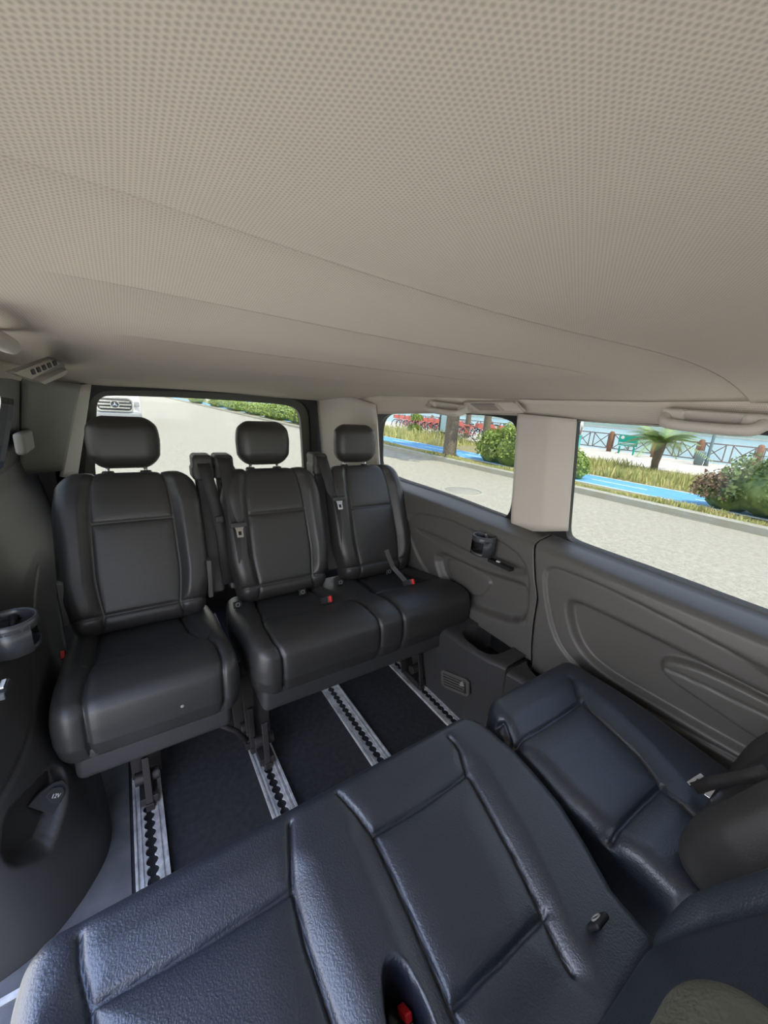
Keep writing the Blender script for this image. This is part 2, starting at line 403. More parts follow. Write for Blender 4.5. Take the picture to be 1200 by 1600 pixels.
# topiary
t = thing('topiary', (13.0, 16.6, PZ), 'small clipped topiary of stacked green balls on yellow grass', 'topiary')
MB().tube([(0, 0, 0), (0, 0, 1.7)], .04, 8).build('stem', 'bark', t, True)
for k, (dy, z, r) in enumerate(((0, .45, .34), (-.1, 1.0, .30), (.05, 1.5, .33))):
    leaves('leaf_ball', 'leaf', [((0, dy, z), (r, r, r*.75))], 700, .09, t)
# palm
t = thing('palm_tree', (15.3, 5.85, PZ), 'small palm tree with arching fronds in front of the lake railing', 'palm')
MB().tube([(0, 0, -.05), (0, .02, .3), (0, -.02, .8), (0, -.05, 1.05)], [.10, .12, .15, .13], 14).build('trunk', 'bark', t, True)
for k in range(26):
    a = 2*math.pi*k/26*1.618*4; el = random.uniform(.15, 1.15); L = random.uniform(1.25, 1.65); vs = []; fs = []
    pts = []
    for s in np.linspace(0, 1, 12):
        rr = L*(s*math.cos(el)+.12*s*s); zz = 1.0+L*(s*math.sin(el)*.75-.62*s*s*math.cos(el))
        pts.append(Vector((rr*math.cos(a), rr*math.sin(a), zz)))
    side = Vector((-math.sin(a), math.cos(a), 0))
    for i in range(1, 12):
        for sub in (0, .33, .66):
            p = pts[i-1].lerp(pts[i], sub); f = (i+sub)/12; ll = .34*math.sin(math.pi*min(1, f*.9+.1))+.05; dd = (pts[i]-pts[i-1]).normalized()
            for sg in (-1, 1):
                q = p+side*sg*ll+dd*ll*.5-Vector((0, 0, ll*.3)); n0 = len(vs); vs += [p, p+dd*.03, q]; fs.append((n0, n0+1, n0+2))
    n0 = len(vs)
    for i, p in enumerate(pts): vs += [p-side*.012, p+side*.012]
    for i in range(11): fs.append((n0+2*i, n0+2*i+1, n0+2*i+3, n0+2*i+2))
    py('frond', vs, fs, 'palm_leaf', t, False)
# railing along the lake
t = thing('promenade_railing', (21.6, 0, PZ), 'low lakeside railing with brown posts and crossed bars', 'railing')
ys = [-3.4, -1.4, .55, 2.6, 4.65, 6.65, 8.45, 10.6, 12.7, 14.8, 16.9, 19., 21.1, 23.2, 25.3, 27.4]
for i, y in enumerate(ys):
    MB().tube([(0, y, 0), (0, y, 1.0), (0, y, 1.06)], [.12, .115, .06], 12).build('post', 'rust_wood', t, True)
for y0, y1 in zip(ys[:-1], ys[1:]):
    b = MB(); mid = (y0+y1)/2
    for z in (.18, .92): b.bar((0, y0+.12, z), (0, y1-.12, z), .05, .05)
    for a, c in ((y0+.15, mid-.12), (mid+.12, y1-.15)):
        b.bar((0, a, .18), (0, a, .92), .04, .04, (0, 1, 0)); b.bar((0, c, .18), (0, c, .92), .04, .04, (0, 1, 0))
        b.bar((0, a, .2), (0, c, .9), .035, .035); b.bar((.03, a, .9), (.03, c, .2), .035, .035)
    b.build('railing_panel', 'rail_metal', t)
p = Vector((21.3, 9.45, PZ+.62))
t = thing('park_sign', (21.2, 9.55, PZ), 'small green board with white marks standing at the lakeside railing', 'sign')
b = MB(); b.box((0, 0, .68), (.03, .46, .27)); b.build('board', 'green_sign', t, bevel=.01)
for y in (-.35, .35): MB().box((0, y, .18), (.03, .03, .19)).build('leg', 'green_sign', t)
b = MB(); b.box((-.035, -.0, .55), (.004, .42, .02)); b.box((-.035, 0, .48), (.004, .42, .01)); b.lathe((-.04, .28, .82), [(0, 0), (.09, 0), (.09, .01)], 16, (-1, 0, 0)); b.build('marking', 'white_print', t)
t = thing('lamp_post', (20.6, 6.0, PZ), 'thin grey lamp post rising behind the palm fronds', 'lamp post')
MB().tube([(0, 0, 0), (0, 0, .3), (0, -.02, 4.5)], [.09, .06, .05], 10).build('pole', 'bin_gray', t, True)
MB().lathe((0, -.02, 4.4), [(.05, 0), (.22, .1), (.22, .2), (0, .3)], 16).build('lamp_head', 'bin_gray', t, True)
t = thing('litter_bin', (20.5, 6.25, PZ), 'dark green litter bin beside the thin lamp post', 'bin')
MB().lathe((0, 0, 0), [(0, 0), (.15, 0), (.19, .55), (.16, .6), (0, .62)], 16).build('bin_body', 'bin_gray', t, True)
t = thing('utility_box', (18.6, 10.9, PZ), 'teal box on the promenade at the left edge of the front side window', 'box')
MB().box((0, 0, .38), (.22, .25, .38)).build('cabinet', 'teal', t, bevel=.02)
MB().box((-.02, 0, .78), (.25, .28, .03)).build('lid', 'teal', t)
# info panel + rental bicycles beyond the rear side window
t = thing('notice_board', (13.6, 14.75, PZ), 'tall notice board with pale blue poster behind the tree trunk', 'notice board')
b = MB(); b.box((0, -.5, .95), (.05, .05, .95)); b.box((0, .5, .95), (.05, .05, .95)); b.box((0, 0, 1.92), (.05, .55, .04)); b.box((0, 0, .42), (.05, .5, .04)); b.build('frame', 'van_dark', t)
MB().box((0, 0, 1.2), (.03, .45, .72)).build('poster', 'poster', t)
def bicycle(loc, rz, m, label, group):
    t = thing('bicycle', loc, label, 'bicycle', group, rz)
    for y in (-.52, .52):
        b = MB()
        b.lathe((0, y, .34), [(.32, -.02), (.35, 0), (.32, .02), (.30, 0), (.32, -.02)], 20, (1, 0, 0))
        for k in range(6): a = k*math.pi/6; b.bar((0, y-.3*math.cos(a), .34-.3*math.sin(a)), (0, y+.3*math.cos(a), .34+.3*math.sin(a)), .008, .008)
        b.build('wheel', 'van_dark', t, True)
    b = MB(); P = dict(r=(0, -.52, .34), b=(0, -.08, .32), s=(0, -.2, .78), h=(0, .38, .80), f=(0, .52, .34))
    for q in (('r', 'b'), ('r', 's'), ('b', 's'), ('b', 'h'), ('s', 'h'), ('h', 'f')): b.tube([P[q[0]], P[q[1]]], .03, 8)
    b.box((0, -.55, .74), (.07, .2, .05)); b.build('bike_frame', m, t, True)
    MB().box((0, -.22, .86), (.07, .12, .03)).build('saddle', 'van_dark', t)
    MB().tube([(-.28, .3, 1.0), (0, .38, .98), (.28, .3, 1.0)], .018, 6).build('handlebar', 'van_dark', t, True)
    b = MB(); b.box((0, .56, .86), (.15, .14, .12)); b.build('basket', m, t)
    return t
first = bicycle((16.4, 16.0, PZ), 1.35, 'bike_red', 'red and white rental bicycle in the row behind the yellow grass', 'rental bicycles in the row')
def dup(root, loc, rz=None):
    r = root.copy(); C.objects.link(r); r.location = loc
    if rz is not None: r.rotation_euler.z = rz
    for ch in root.children:
        c = ch.copy(); C.objects.link(c); c.parent = r
        for g in ch.children: d = g.copy(); C.objects.link(d); d.parent = c
    return r
for k in range(1, 11): dup(first, (16.4+.06*k, 16.0+.72*k+random.uniform(-.1, .1), PZ), 1.35+random.uniform(-.15, .15))
for k in range(1, 6): dup(first, (16.3, 15.2-.75*k, PZ), 1.35+random.uniform(-.15, .15))
fw = bicycle((18.4, 11.3, PZ), 1.5, 'bike_white', 'white bicycle parked behind the row of red rental bicycles', 'white bicycles behind the red row')
for k in range(5): dup(fw, (18.4, 13.6+2.3*k, PZ))
# market wall / low red-roofed kiosks beyond hedge
for i, (x, y) in enumerate(((19.3, 41), (19.8, 52))):
    t = thing('kiosk', (x, y, PZ), ['low kiosk with terracotta roof nearer, behind the roadside hedges', 'low kiosk with terracotta roof farther off, behind the roadside hedges'][i], 'kiosk')
    MB().box((0, 0, 1.1), (1.6, 3, 1.1)).build('wall', 'promenade', t)
    MB().add([(-2, -3.4, 2.2), (2, -3.4, 2.2), (2, 3.4, 2.2), (-2, 3.4, 2.2), (0, -2.2, 3.2), (0, 2.2, 3.2)], [(0, 1, 4), (1, 2, 5, 4), (2, 3, 5), (3, 0, 4, 5), (0, 3, 2, 1)]).build('roof', 'tile_roof', t)
# people walking on the promenade, far off
def person(loc, rz, top, legs, label):
    t = thing('person', loc, label, 'person', None, rz)
    b = MB()
    b.tube([(0, 0, .80), (0, 0, 1.0), (0, 0, 1.25), (0, 0, 1.42), (0, 0, 1.50), (0, 0.01, 1.56), (0, .02, 1.66), (0, .01, 1.74), (0, 0, 1.77)], [.15, .135, .17, .15, .055, .06, .10, .085, .02], 12)
    for sg in (-1, 1):
        b.tube([(sg*.09, 0, .9), (sg*.1, .06*sg, .5), (sg*.1, .02+.1*sg, .08), (sg*.1, .14+.1*sg, .03)], [.095, .065, .045, .03], 8)
        b.tube([(sg*.18, 0, 1.42), (sg*.24, -.03*sg, 1.12), (sg*.23, .1, .86), (sg*.22, .13, .76)], [.055, .045, .034, .03], 8)
    b.build('body', 'skin', t, True)
    b = MB(); b.tube([(0, 0, .86), (0, 0, 1.0), (0, 0, 1.25), (0, 0, 1.44), (0, 0, 1.49)], [.165, .15, .185, .165, .07], 12)
    for sg in (-1, 1): b.tube([(sg*.17, 0, 1.44), (sg*.235, -.03*sg, 1.15)], [.07, .06], 8)
    b.build('shirt', top, t, True)
    b = MB(); b.tube([(0, 0, .98), (0, 0, .84)], [.16, .17], 12)
    for sg in (-1, 1): b.tube([(sg*.09, 0, .9), (sg*.1, .06*sg, .5), (sg*.1, .02+.1*sg, .12)], [.11, .08, .06], 8)
    b.build('trousers', legs, t, True)
    MB().tube([(0, -.015, 1.66), (0, -.01, 1.74), (0, 0, 1.79)], [.112, .10, .03], 12).build('hair', 'van_dark', t, True)
person((18.9, 13.6, PZ), .6, 'navy', 'navy', 'person in navy clothes strolling behind the light green bush')
person((19.9, 15.2, PZ), 2.2, 'navy', 'rust_wood', 'person in navy top and brown trousers on the promenade')
person((20.4, 11.9, PZ), -1., 'white_paint', 'navy', 'person in white shirt and navy trousers on the promenade')

# white van following behind
t = thing('van', (-.19, 20.2, GZ), 'white van with chrome grille standing on the road behind the rear window', 'van')
def vanbody(V):
    V = V.copy(); z = V[:, 2]; fr = V[:, 1] < -1.2
    V[:, 1] = np.where(fr, V[:, 1]+np.clip(z+.1, 0, 2)*.75+.10*(np.abs(V[:, 0])/.95)**3, V[:, 1]); V[:, 0] *= 1-.06*np.clip(z, 0, 1); return V
rb('body', 'white_paint', t, (0, 2.45, 1.05), (.92, 2.4, .78), .16, .08, vanbody)
rb('bumper', 'van_bumper', t, (0, .12, .42), (.90, .16, .26), .1, .05)
gx, gz = 0, .98
def rr(w, h, r, n=6):
    out = []
    for cx, cy, a0 in ((w-r, h-r, 0), (-w+r, h-r, 90), (-w+r, -h+r, 180), (w-r, -h+r, 270)):
        for k in range(n+1): a = math.radians(a0+90*k/n); out.append((cx+r*math.cos(a), cy+r*math.sin(a)))
    return out
plate('grille', 'van_dark', rr(.60, .24, .16), (), lambda a, b: (gx+a, -.02, gz+b), .04, (0, -1, 0), t)
b = MB()
for z, hw in ((gz-.13, .53), (gz, .58), (gz+.13, .53)): b.box((gx, -.075, z), (hw, .02, .028))
b.build('grille_slat', 'chrome', t)
plate('grille_frame', 'chrome', rr(.65, .29, .20), [rr(.60, .24, .16)], lambda a, b: (gx+a, -.03, gz+b), .04, (0, -1, 0), t)
MB().lathe((gx, -.095, gz), [(0, 0), (.16, 0), (.16, .02), (0, .02)], 24, (0, -1, 0)).build('emblem_disc', 'van_dark', t)
b = MB(); b.lathe((gx, -.12, gz), [(.135, 0), (.135, .025), (.165, .025), (.165, 0)], 28, (0, -1, 0))
for k in range(3):
    a = math.radians(90+120*k); b.add([(gx+.028*math.cos(a+1.57), -.125, gz+.028*math.sin(a+1.57)), (gx+.145*math.cos(a), -.125, gz+.145*math.sin(a)), (gx-.028*math.cos(a+1.57), -.125, gz-.028*math.sin(a+1.57)), (gx, -.15, gz)], [(0, 1, 3), (1, 2, 3), (0, 3, 2), (0, 2, 1)])
b.build('star_emblem', 'chrome', t)
for sg in (-1, 1):
    rb('headlight', 'van_bumper', t, (gx+sg*.78, .06, 1.03), (.10, .08, .11), .05, .03)
for x in (-.85, .85):
    for y in (.9, 4.0): MB().lathe((x-.11, y, .33), [(0, 0), (.2, 0), (.33, .02), (.34, .11), (.33, .2), (.2, .22), (0, .22)], 24, (1, 0, 0)).build('wheel', 'van_dark', t, True)

# ------------------------------------------------------------------ CABIN SHELL
CX = .41
STEPS = ((.410, .011, .17, .70), (.585, .016, .16, .46), (.845, .022, .34, .40))   # edge line, rise, run-out, half width
def zc(x, y):
    dx = abs(x-CX); yy = y+.35*dx*dx
    zz = float(np.interp(yy, [-2, 0, .4, .6, .85, 1.3, 1.75, 2.0, 2.2], [1.296, 1.294, 1.285, 1.256, 1.233, 1.214, 1.196, 1.176, 1.150]))
    e = 1.192 if y < 1.75 else max(1.150, 1.192-.040*((y-1.75)/.40)**1.5)
    n = min(1, dx/.66)
    z = max(e, zz-(zz-e)*(.22*n**2+.78*n**7)) if zz > e else zz
    for e0, h, run, hw in STEPS:
        if yy > e0: z += h*max(0, 1-(yy-e0)/run)*max(0, min(1, (hw-dx)/.16))
    return z
def edge_l(y): return -.27
def edge_r(y): return 1.085
ZF = lambda u, v: (-.255+u*(1.070+.255), -1.95+v*4.13)
YY = sorted(list(np.linspace(-1.95, 2.36, 420))+[q for e0, *_ in STEPS for q in (e0-.0005, e0+.0005, e0+.003)])
def roof(u, v):
    k = v*(len(YY)-1); yy = YY[int(round(k))]; x = -.240+u*(1.055+.240); dx = abs(x-CX); y = min(2.18, yy-.35*dx*dx)
    return (x, y, zc(x, yy-.35*dx*dx) if yy-.35*dx*dx < 2.18 else zc(x, 2.18))
vs, fs = sheet(roof, 110, len(YY)-1)
o = py('ceiling', vs, fs, 'headliner'); tag(o, kind='structure')
md = o.modifiers.new('s', 'SOLIDIFY'); md.thickness = .03; md.offset = 1
sm = None
# outer roof skin to keep the sun off
o = MB().box((.41, .15, 1.40), (.80, 2.15, .02)).build('roof_panel', 'white_paint'); tag(o, kind='structure')

# floor
tag(MB().box((.45, 1.0, -.03), (.66, 1.25, .029)).build('floor', 'carpet'), kind='structure')
tag(MB().box((-.20, 1.14, .0015), (.115, .92, .0015)).build('floor_mat', 'rubber_mat'), kind='structure')
tag(MB().box((-.42, .30, -.10), (.24, .52, .02)).build('floor_step', 'step_gray'), kind='structure')
tag(MB().box((-.26, .40, -.02), (.10, .42, .012)).build('trim_10', 'step_gray'), kind='structure')
tag(MB().box((-.33, .742, .0), (.17, .006, .006)).build('trim_11', 'alu'), kind='structure')

# driver's end of the cabin: dash bulkhead, lower walls, roof edge (unseen behind the camera, added to narrow the front light)
tag(MB().box((.43, -2.02, .38), (.80, .03, .38)).build('wall_front', 'plastic_dark'), kind='structure')
tag(MB().box((-.39, -1.28, .40), (.03, .72, .40)).build('wall_left', 'plastic_dark'), kind='structure')
tag(MB().box((.43, -1.6, -.03), (.80, 1.3, .028)).build('floor', 'carpet'), kind='structure')
for x, n in ((-.33, 'trim_18'), (1.15, 'trim_19')):
    tag(MB().bar((x, -2.0, .75), (x, -1.72, 1.25), .05, .08, (1, 0, 0)).bar((x, -.62, .75), (x, -.60, 1.22), .12, .05, (1, 0, 0)).build(n, 'beige_plastic'), kind='structure')
tag(plate('window_5', 'clear_glass', [(-.34, .76), (1.18, .76), (1.10, 1.27), (-.26, 1.27)], (), lambda a, b: (a, -2.0+(b-.76)*.5, b), .004, (0, -1, .4)), kind='structure')
tag(plate('window_6', 'clear_glass', [(-1.95, .76), (-.66, .76), (-.66, 1.19), (-1.72, 1.19)], (), lambda a, b: (1.19-(b-.765)*.24, a, b), .004, (1, 0, .2)), kind='structure')
tag(plate('window_7', 'clear_glass', [(-1.95, .80), (-.66, .80), (-.66, 1.19), (-1.72, 1.19)], (), lambda a, b: (-.39+(b-.80)*.24, a, b), .004, (-1, 0, .2)), kind='structure')
# right wall planes
RP, RN = (1.19, 0, .765), Vector((.375, 0, .09)).normalized()      # window plane tilts inwards to the top
def rwp(u, v): p = onp(u, v, RP, RN); return (p.y, p.z)
def rw3(y, z, d=0.): return (1.19-(z-.765)*(.09/.375)-d, y, z)
win1 = smooth_poly([rwp(*q) for q in ((592, 700), (592, 668), (600, 650), (622, 645), (700, 646), (765, 649), (800, 657), (808, 672), (803, 740), (797, 812), (770, 803), (700, 775), (600, 742), (592, 728))], 2)
win2 = smooth_poly([rwp(*q) for q in ((897, 668), (899, 659), (908, 656), (1000, 661), (1200, 682))]+[(-.28, 1.14), (-.30, 1.11), (-.30, .78), (-.28, .735)]+[rwp(*q) for q in ((1200, 963), (1050, 905), (920, 858), (890, 846), (884, 836), (885, 815))], 2)
def shrink(pl, d):
    c = Vector((sum(p[0] for p in pl)/len(pl), sum(p[1] for p in pl)/len(pl)))
    out = []
    n = len(pl)
    for i in range(n):
        a, b, e = Vector(pl[i-1]), Vector(pl[i]), Vector(pl[(i+1) % n]); t = (e-a)
        if t.length < 1e-9: out.append(pl[i]); continue
        nn = Vector((-t.y, t.x)).normalized()
        if nn.dot(c-b) < 0: nn = -nn
        out.append(tuple(b+nn*d))
    return out
outer = [(-.60, .68), (1.98, .68), (1.98, 1.17), (-.60, 1.17)]
tag(plate('wall_right', 'gasket', outer, [win1, win2], rw3, .03, (1, 0, .2)), kind='structure')
tag(plate('window_1', 'tinted_glass', shrink(win1, -.006), (), lambda a, b: rw3(a, b, -.012), .004, (1, 0, .2)), kind='structure')
tag(plate('window_2', 'tinted_glass', shrink(win2, -.006), (), lambda a, b: rw3(a, b, -.012), .004, (1, 0, .2)), kind='structure')
# C pillar trim (beige), proud of the wall
def pillar(name, pix, m, d=.022):
    pl = [rwp(*q) for q in pix]
    o = plate(name, m, smooth_poly(pl, 1), (), lambda a, b: rw3(a, b, 0), d, (-1, 0, -.2)); return tag(o, kind='structure')
def cpil(u, v):
    # v : 0 top..1 bottom ; u: 0 rear edge .. 1 front edge ; slightly folded section
    tb = [(811, 646), (903, 655)], [(800, 819), (889, 829)]
    a = Vector(rwp(*tb[0][0])).lerp(Vector(rwp(*tb[1][0])), v); b = Vector(rwp(*tb[0][1])).lerp(Vector(rwp(*tb[1][1])), v)
    p = a.lerp(b, u); h = .020*min(1, u/.08)*min(1, (1-u)/.36)
    return rw3(p.x, p.y-.012*(1-abs(2*u-1))*(v > .98), .004+h)
vs, fs = sheet(cpil, 24, 20); o = py('trim_4', vs, fs, 'beige_plastic'); tag(o, kind='structure'); o.modifiers.new('s', 'SOLIDIFY').thickness = .003
# header cloth strip above the right windows joins the ceiling
def head_r(u, v):
    y = -1.9+u*4.05; return (1.053+v*.049, y, (ZT := zc(1.053, y)+.006)+(float(np.interp(y, [.15, .85, 1.2, 1.65, 2.0], [1.146, 1.142, 1.136, 1.108, 1.09]))-ZT)*v)
vs, fs = sheet(head_r, 40, 3); o = py('trim_5', vs, fs, 'headliner'); tag(o, kind='structure'); o.modifiers.new('s', 'SOLIDIFY').thickness = .004

# right lower wall: moulded panels
def zw(y): return float(np.interp(y, [-.5, .15, .6, .86, 1.2, 1.65, 2.1], [.735, .744, .758, .765, .776, .775, .77]))
def base_x(y, z):
    d = zw(y)-z
    return float(np.interp(d, [-.01, 0, .003, .009, .018, .032, .06, .12, .3, .46], [1.197, 1.195, 1.180, 1.125, 1.098, 1.089, 1.086, 1.085, 1.095, 1.11]))
def px2yz(pl, x=1.09): return [(p.y, p.z) for p in (onx(u, v, x) for u, v in pl)]
z3 = lambda pl: [(580+a/3.478, 600+b/3.478) for a, b in pl]
z4 = lambda pl: [(820+a/2.857, 600+b/2.857) for a, b in pl]
def moulded(name, m, y_of, z0, feats, ny, nz, th=.004):
    U, V = np.meshgrid(np.linspace(0, 1, ny+1), np.linspace(0, 1, nz+1), indexing='ij')
    Y = np.zeros(U.shape); Z = np.zeros(U.shape); X = np.zeros(U.shape)
    for i in range(ny+1):
        for j in range(nz+1):
            zt = .82-(.82-z0)*V[i, j]; y = y_of(U[i, j], zt); z = zw(y)+.004-(zw(y)+.004-z0)*V[i, j]; y = y_of(U[i, j], z)
            Y[i, j], Z[i, j], X[i, j] = y, z, base_x(y, z)
    for kind, pl, dep, wd in feats:
        if kind == 'in': X += dep*(1-sstep(-wd, wd, psdf(Y, Z, pl)))
        elif kind == 'groove': X += dep*np.exp(-(segd(Y, Z, pl)/wd)**2)
        elif kind == 'ledge':   # smooth step across an open line: below it the surface moves by dep
            zz = np.interp(Y, [p[0] for p in sorted(pl)], [p[1] for p in sorted(pl)]); X += dep*(1-sstep(-wd, wd, Z-zz))
    vs = [(X[i, j], Y[i, j], Z[i, j]) for i in range(ny+1) for j in range(nz+1)]
    fs = [(i*(nz+1)+j, (i+1)*(nz+1)+j, (i+1)*(nz+1)+j+1, i*(nz+1)+j+1) for i in range(ny) for j in range(nz)]
    o = py(name, vs, fs, m); o.modifiers.new('s', 'SOLIDIFY').thickness = th; o.modifiers['s'].offset = 0; return tag(o, kind='structure')
seam = sorted([(z, y) for y, z in px2yz([(832, 829), (836, 860), (838, 900), (841, 935), (834, 970), (828, 1010), (826, 1040)])])
def seam_y(z): return float(np.interp(z, [a for a, b in seam], [b for a, b in seam]))
f1 = [
    ('in', smooth_poly(px2yz(z3([(195, 695), (400, 722), (560, 800), (700, 850), (800, 920), (852, 1000), (862, 1130), (828, 1320), (600, 1255), (480, 1195), (300, 1060), (200, 830)])), 2), .010, .006),
    ('groove', smooth_poly(px2yz(z3([(195, 695), (400, 722), (560, 800), (700, 850), (800, 920), (852, 1000), (862, 1130), (828, 1320)])), 2, False), .003, .0028),
    ('in', smooth_poly(px2yz(z3([(215, 775), (400, 850), (560, 930), (680, 950), (760, 980), (830, 1010), (830, 1040), (720, 1030), (560, 965), (330, 850)])), 2), .014, .012),
    ('in', smooth_poly(px2yz(z3([(330, 900), (500, 985), (640, 1040), (780, 1080), (840, 1110), (828, 1320), (600, 1255), (480, 1195), (360, 1080)])), 2), .030, .016),
    ('in', smooth_poly(px2yz(z3([(383, 945), (480, 985), (632, 1078), (600, 1130), (545, 1178), (430, 1110), (385, 1010)])), 2), -.010, .006),
    ('groove', smooth_poly(px2yz(z3([(383, 945), (480, 985), (632, 1078), (600, 1130), (545, 1178), (430, 1110), (385, 1010), (383, 945)])), 2, False), .004, .0026),
]
moulded('trim_6', 'plastic', lambda u, z: seam_y(z)+.003+u*(2.1-seam_y(z)), .33, f1, 290, 110)
f2 = [
    ('groove', smooth_poly(px2yz(z4([(1086, 1280), (700, 1075), (400, 925), (200, 840), (120, 815), (92, 850), (100, 980), (130, 1130), (190, 1230), (300, 1330), (600, 1500), (780, 1600), (1086, 1760)])), 2, False), .005, .0035),
    ('in', smooth_poly(px2yz(z4([(1086, 1280), (700, 1075), (400, 925), (200, 840), (120, 815), (92, 850), (100, 980), (130, 1130), (190, 1230), (300, 1330), (600, 1500), (780, 1600), (1200, 1830), (1500, 1600)])), 2), .008, .006),
    ('in', smooth_poly(px2yz(z4([(185, 965), (260, 985), (600, 1150), (1086, 1400), (1500, 1600), (1300, 1850), (850, 1600), (600, 1450), (330, 1290), (235, 1190), (195, 1080)])), 2), .022, .010),
    ('in', smooth_poly(px2yz(z4([(598, 1250), (640, 1232), (800, 1280), (1086, 1420), (1400, 1600), (1250, 1700), (1010, 1590), (800, 1440), (610, 1310)])), 2), -.022, .007),
    ('groove', smooth_poly(px2yz(z4([(610, 1265), (800, 1350), (1086, 1490), (1300, 1600)])), 2, False), .004, .0026),
]
moulded('trim_7', 'plastic', lambda u, z: seam_y(z)-.003-u*(seam_y(z)+.55), .30, f2, 220, 100)
# dark sill line under windows is the gasket; ledges (wheel arch box) along the right side
def ledge(name, y0, y1, x0f, zt, pocket, dep, m='plastic'):
    ny, nx = int((y1-y0)/.006), 44
    U, V = np.meshgrid(np.linspace(y0, y1, ny+1), np.linspace(0, 1, nx+1), indexing='ij')
    X0 = np.array([[x0f(y) for y in r] for r in U]); X = X0+(1.16-X0)*V; Z = np.full(X.shape, zt)+.015*V
    Z -= .012*np.exp(-((X-X0)/.008)**1)
    if pocket: Z -= dep*(1-sstep(-.006, .006, psdf(U, X, pocket)))
    vs = [(X[i, j], U[i, j], Z[i, j]) for i in range(ny+1) for j in range(nx+1)]
    fs = [(i*(nx+1)+j, i*(nx+1)+j+1, (i+1)*(nx+1)+j+1, (i+1)*(nx+1)+j) for i in range(ny) for j in range(nx)]
    n0 = len(vs); nz = 14
    for i in range(ny+1):
        for k in range(nz+1):
            s = k/nz; vs.append((X0[i, 0]+.018*math.sin(s*1.5)*1.0+(.0), U[i, 0], (zt-.012)*(1-s)))
    fs += [(n0+i*(nz+1)+k, n0+(i+1)*(nz+1)+k, n0+(i+1)*(nz+1)+k+1, n0+i*(nz+1)+k+1) for i in range(ny) for k in range(nz)]
    # end cap facing the front
    n1 = len(vs); vs += [(X0[0, 0], y0, zt-.012), (1.16, y0, zt), (1.16, y0, 0), (X0[0, 0]+.018, y0, 0)]; fs.append((n1, n1+1, n1+2, n1+3))
    o = py(name, vs, fs, m); return tag(o, kind='structure')
pk = [(p.y, p.x) for p in (onz(u, v, .33) for u, v in ((722, 992), (735, 982), (765, 976), (800, 982), (818, 997), (806, 1010), (772, 1024), (748, 1014)))]
ledge('trim_8', .665, 2.12, lambda y: float(np.interp(y, [.66, .72, .8, .95, 1.2, 2.1], [1.0, .975, .962, .955, .95, .95])), .33, smooth_poly(pk, 2), .11, 'plastic_dark')
pk2 = [(p.y, p.x) for p in (onz(u, v, .32) for u, v in ((822, 1040), (835, 1028), (865, 1030), (905, 1055), (900, 1078), (850, 1068)))]
ledge('trim_9', -.45, .655, lambda y: float(np.interp(y, [-.4, .5, .62, .66], [1.02, 1.02, 1.0, .99])), .32, smooth_poly(pk2, 2), .08, 'plastic_dark')

tag(MB().box((1.212, .25, .35), (.012, 2.15, .385)).build('wall_right', 'black_matte'), kind='structure')
tag(MB().box((1.13, .66, .155), (.045, .03, .155)).build('trim_17', 'plastic_dark'), kind='structure')
tag(MB().box((-.33, 2.16, .40), (.14, .02, .46)).build('wall_rear', 'plastic_dark'), kind='structure')
tag(MB().box((-.385, 1.48, .40), (.012, .70, .44)).build('wall_left', 'black_matte'), kind='structure')
# rear wall: tailgate frame and window
RY = 2.14
def rp(u, v): p = ony(u, v, RY); return (p.x, p.z)
hole = smooth_poly([rp(*q) for q in ((148, 730), (150, 650), (151, 630), (158, 621), (172, 618), (300, 622), (420, 630), (455, 634), (468, 641), (473, 658), (477, 730))], 2)
gray_o = smooth_poly([rp(*q) for q in ((131, 735), (134, 660), (138, 632), (148, 616), (170, 609), (300, 612), (430, 619), (468, 625), (482, 638), (486, 660), (489, 735))], 2)
blk_o = smooth_poly([rp(*q) for q in ((117, 735), (121, 680), (130, 625), (142, 607), (165, 601), (300, 601), (440, 610), (485, 620), (497, 640), (501, 680), (506, 735))], 2)
gray_o = [(min(1.3, a), b) for a, b in gray_o]
def ext(pl, z=.30):   # carry the lower ends down behind the seats
    lo = min(b for a, b in pl); return [(a, z if b < .74 else b) for a, b in pl]
up = lambda pix, z: smooth_poly([rp(*q) for q in pix], 2, False)
def legs(pix, z): q = up(pix, z); return [(q[0][0]-.012, z)]+q+[(q[-1][0]+.012, z)]
holx = legs(((148, 732), (150, 650), (151, 630), (158, 621), (172, 618), (300, 622), (420, 630), (455, 634), (468, 641), (473, 658), (477, 730)), .42)
grx = legs(((131, 735), (134, 660), (138, 632), (148, 616), (170, 609), (300, 612), (430, 619), (468, 625), (482, 638), (486, 660), (489, 735)), .38)
blx = [(-.26, .30), (-.26, 1.2), (1.04, 1.2), (1.04, .30)]
tag(plate('wall_rear', 'gasket', blx, [grx], lambda a, b: (a, RY, b), .04, (0, 1, 0)), kind='structure')
tag(plate('door_1', 'frame_gray', grx, [holx], lambda a, b: (a, RY+.025, b), .03, (0, 1, 0)), kind='structure')
tag(plate('window_3', 'tinted_glass', shrink(holx, -.006), (), lambda a, b: (a, RY+.045, b), .004, (0, 1, 0)), kind='structure')
tag(MB().box((.40, RY+.02, .15), (.62, .03, .19)).build('wall_rear', 'plastic_dark'), kind='structure')
# ceiling lip above tailgate
lip = [rp(*q) for q in ((110, 640), (118, 620), (128, 602), (145, 592), (200, 590), (450, 598), (500, 612), (512, 640), (508, 642), (500, 640), (488, 620), (440, 609), (300, 600), (165, 600), (142, 606), (130, 624), (121, 660))]
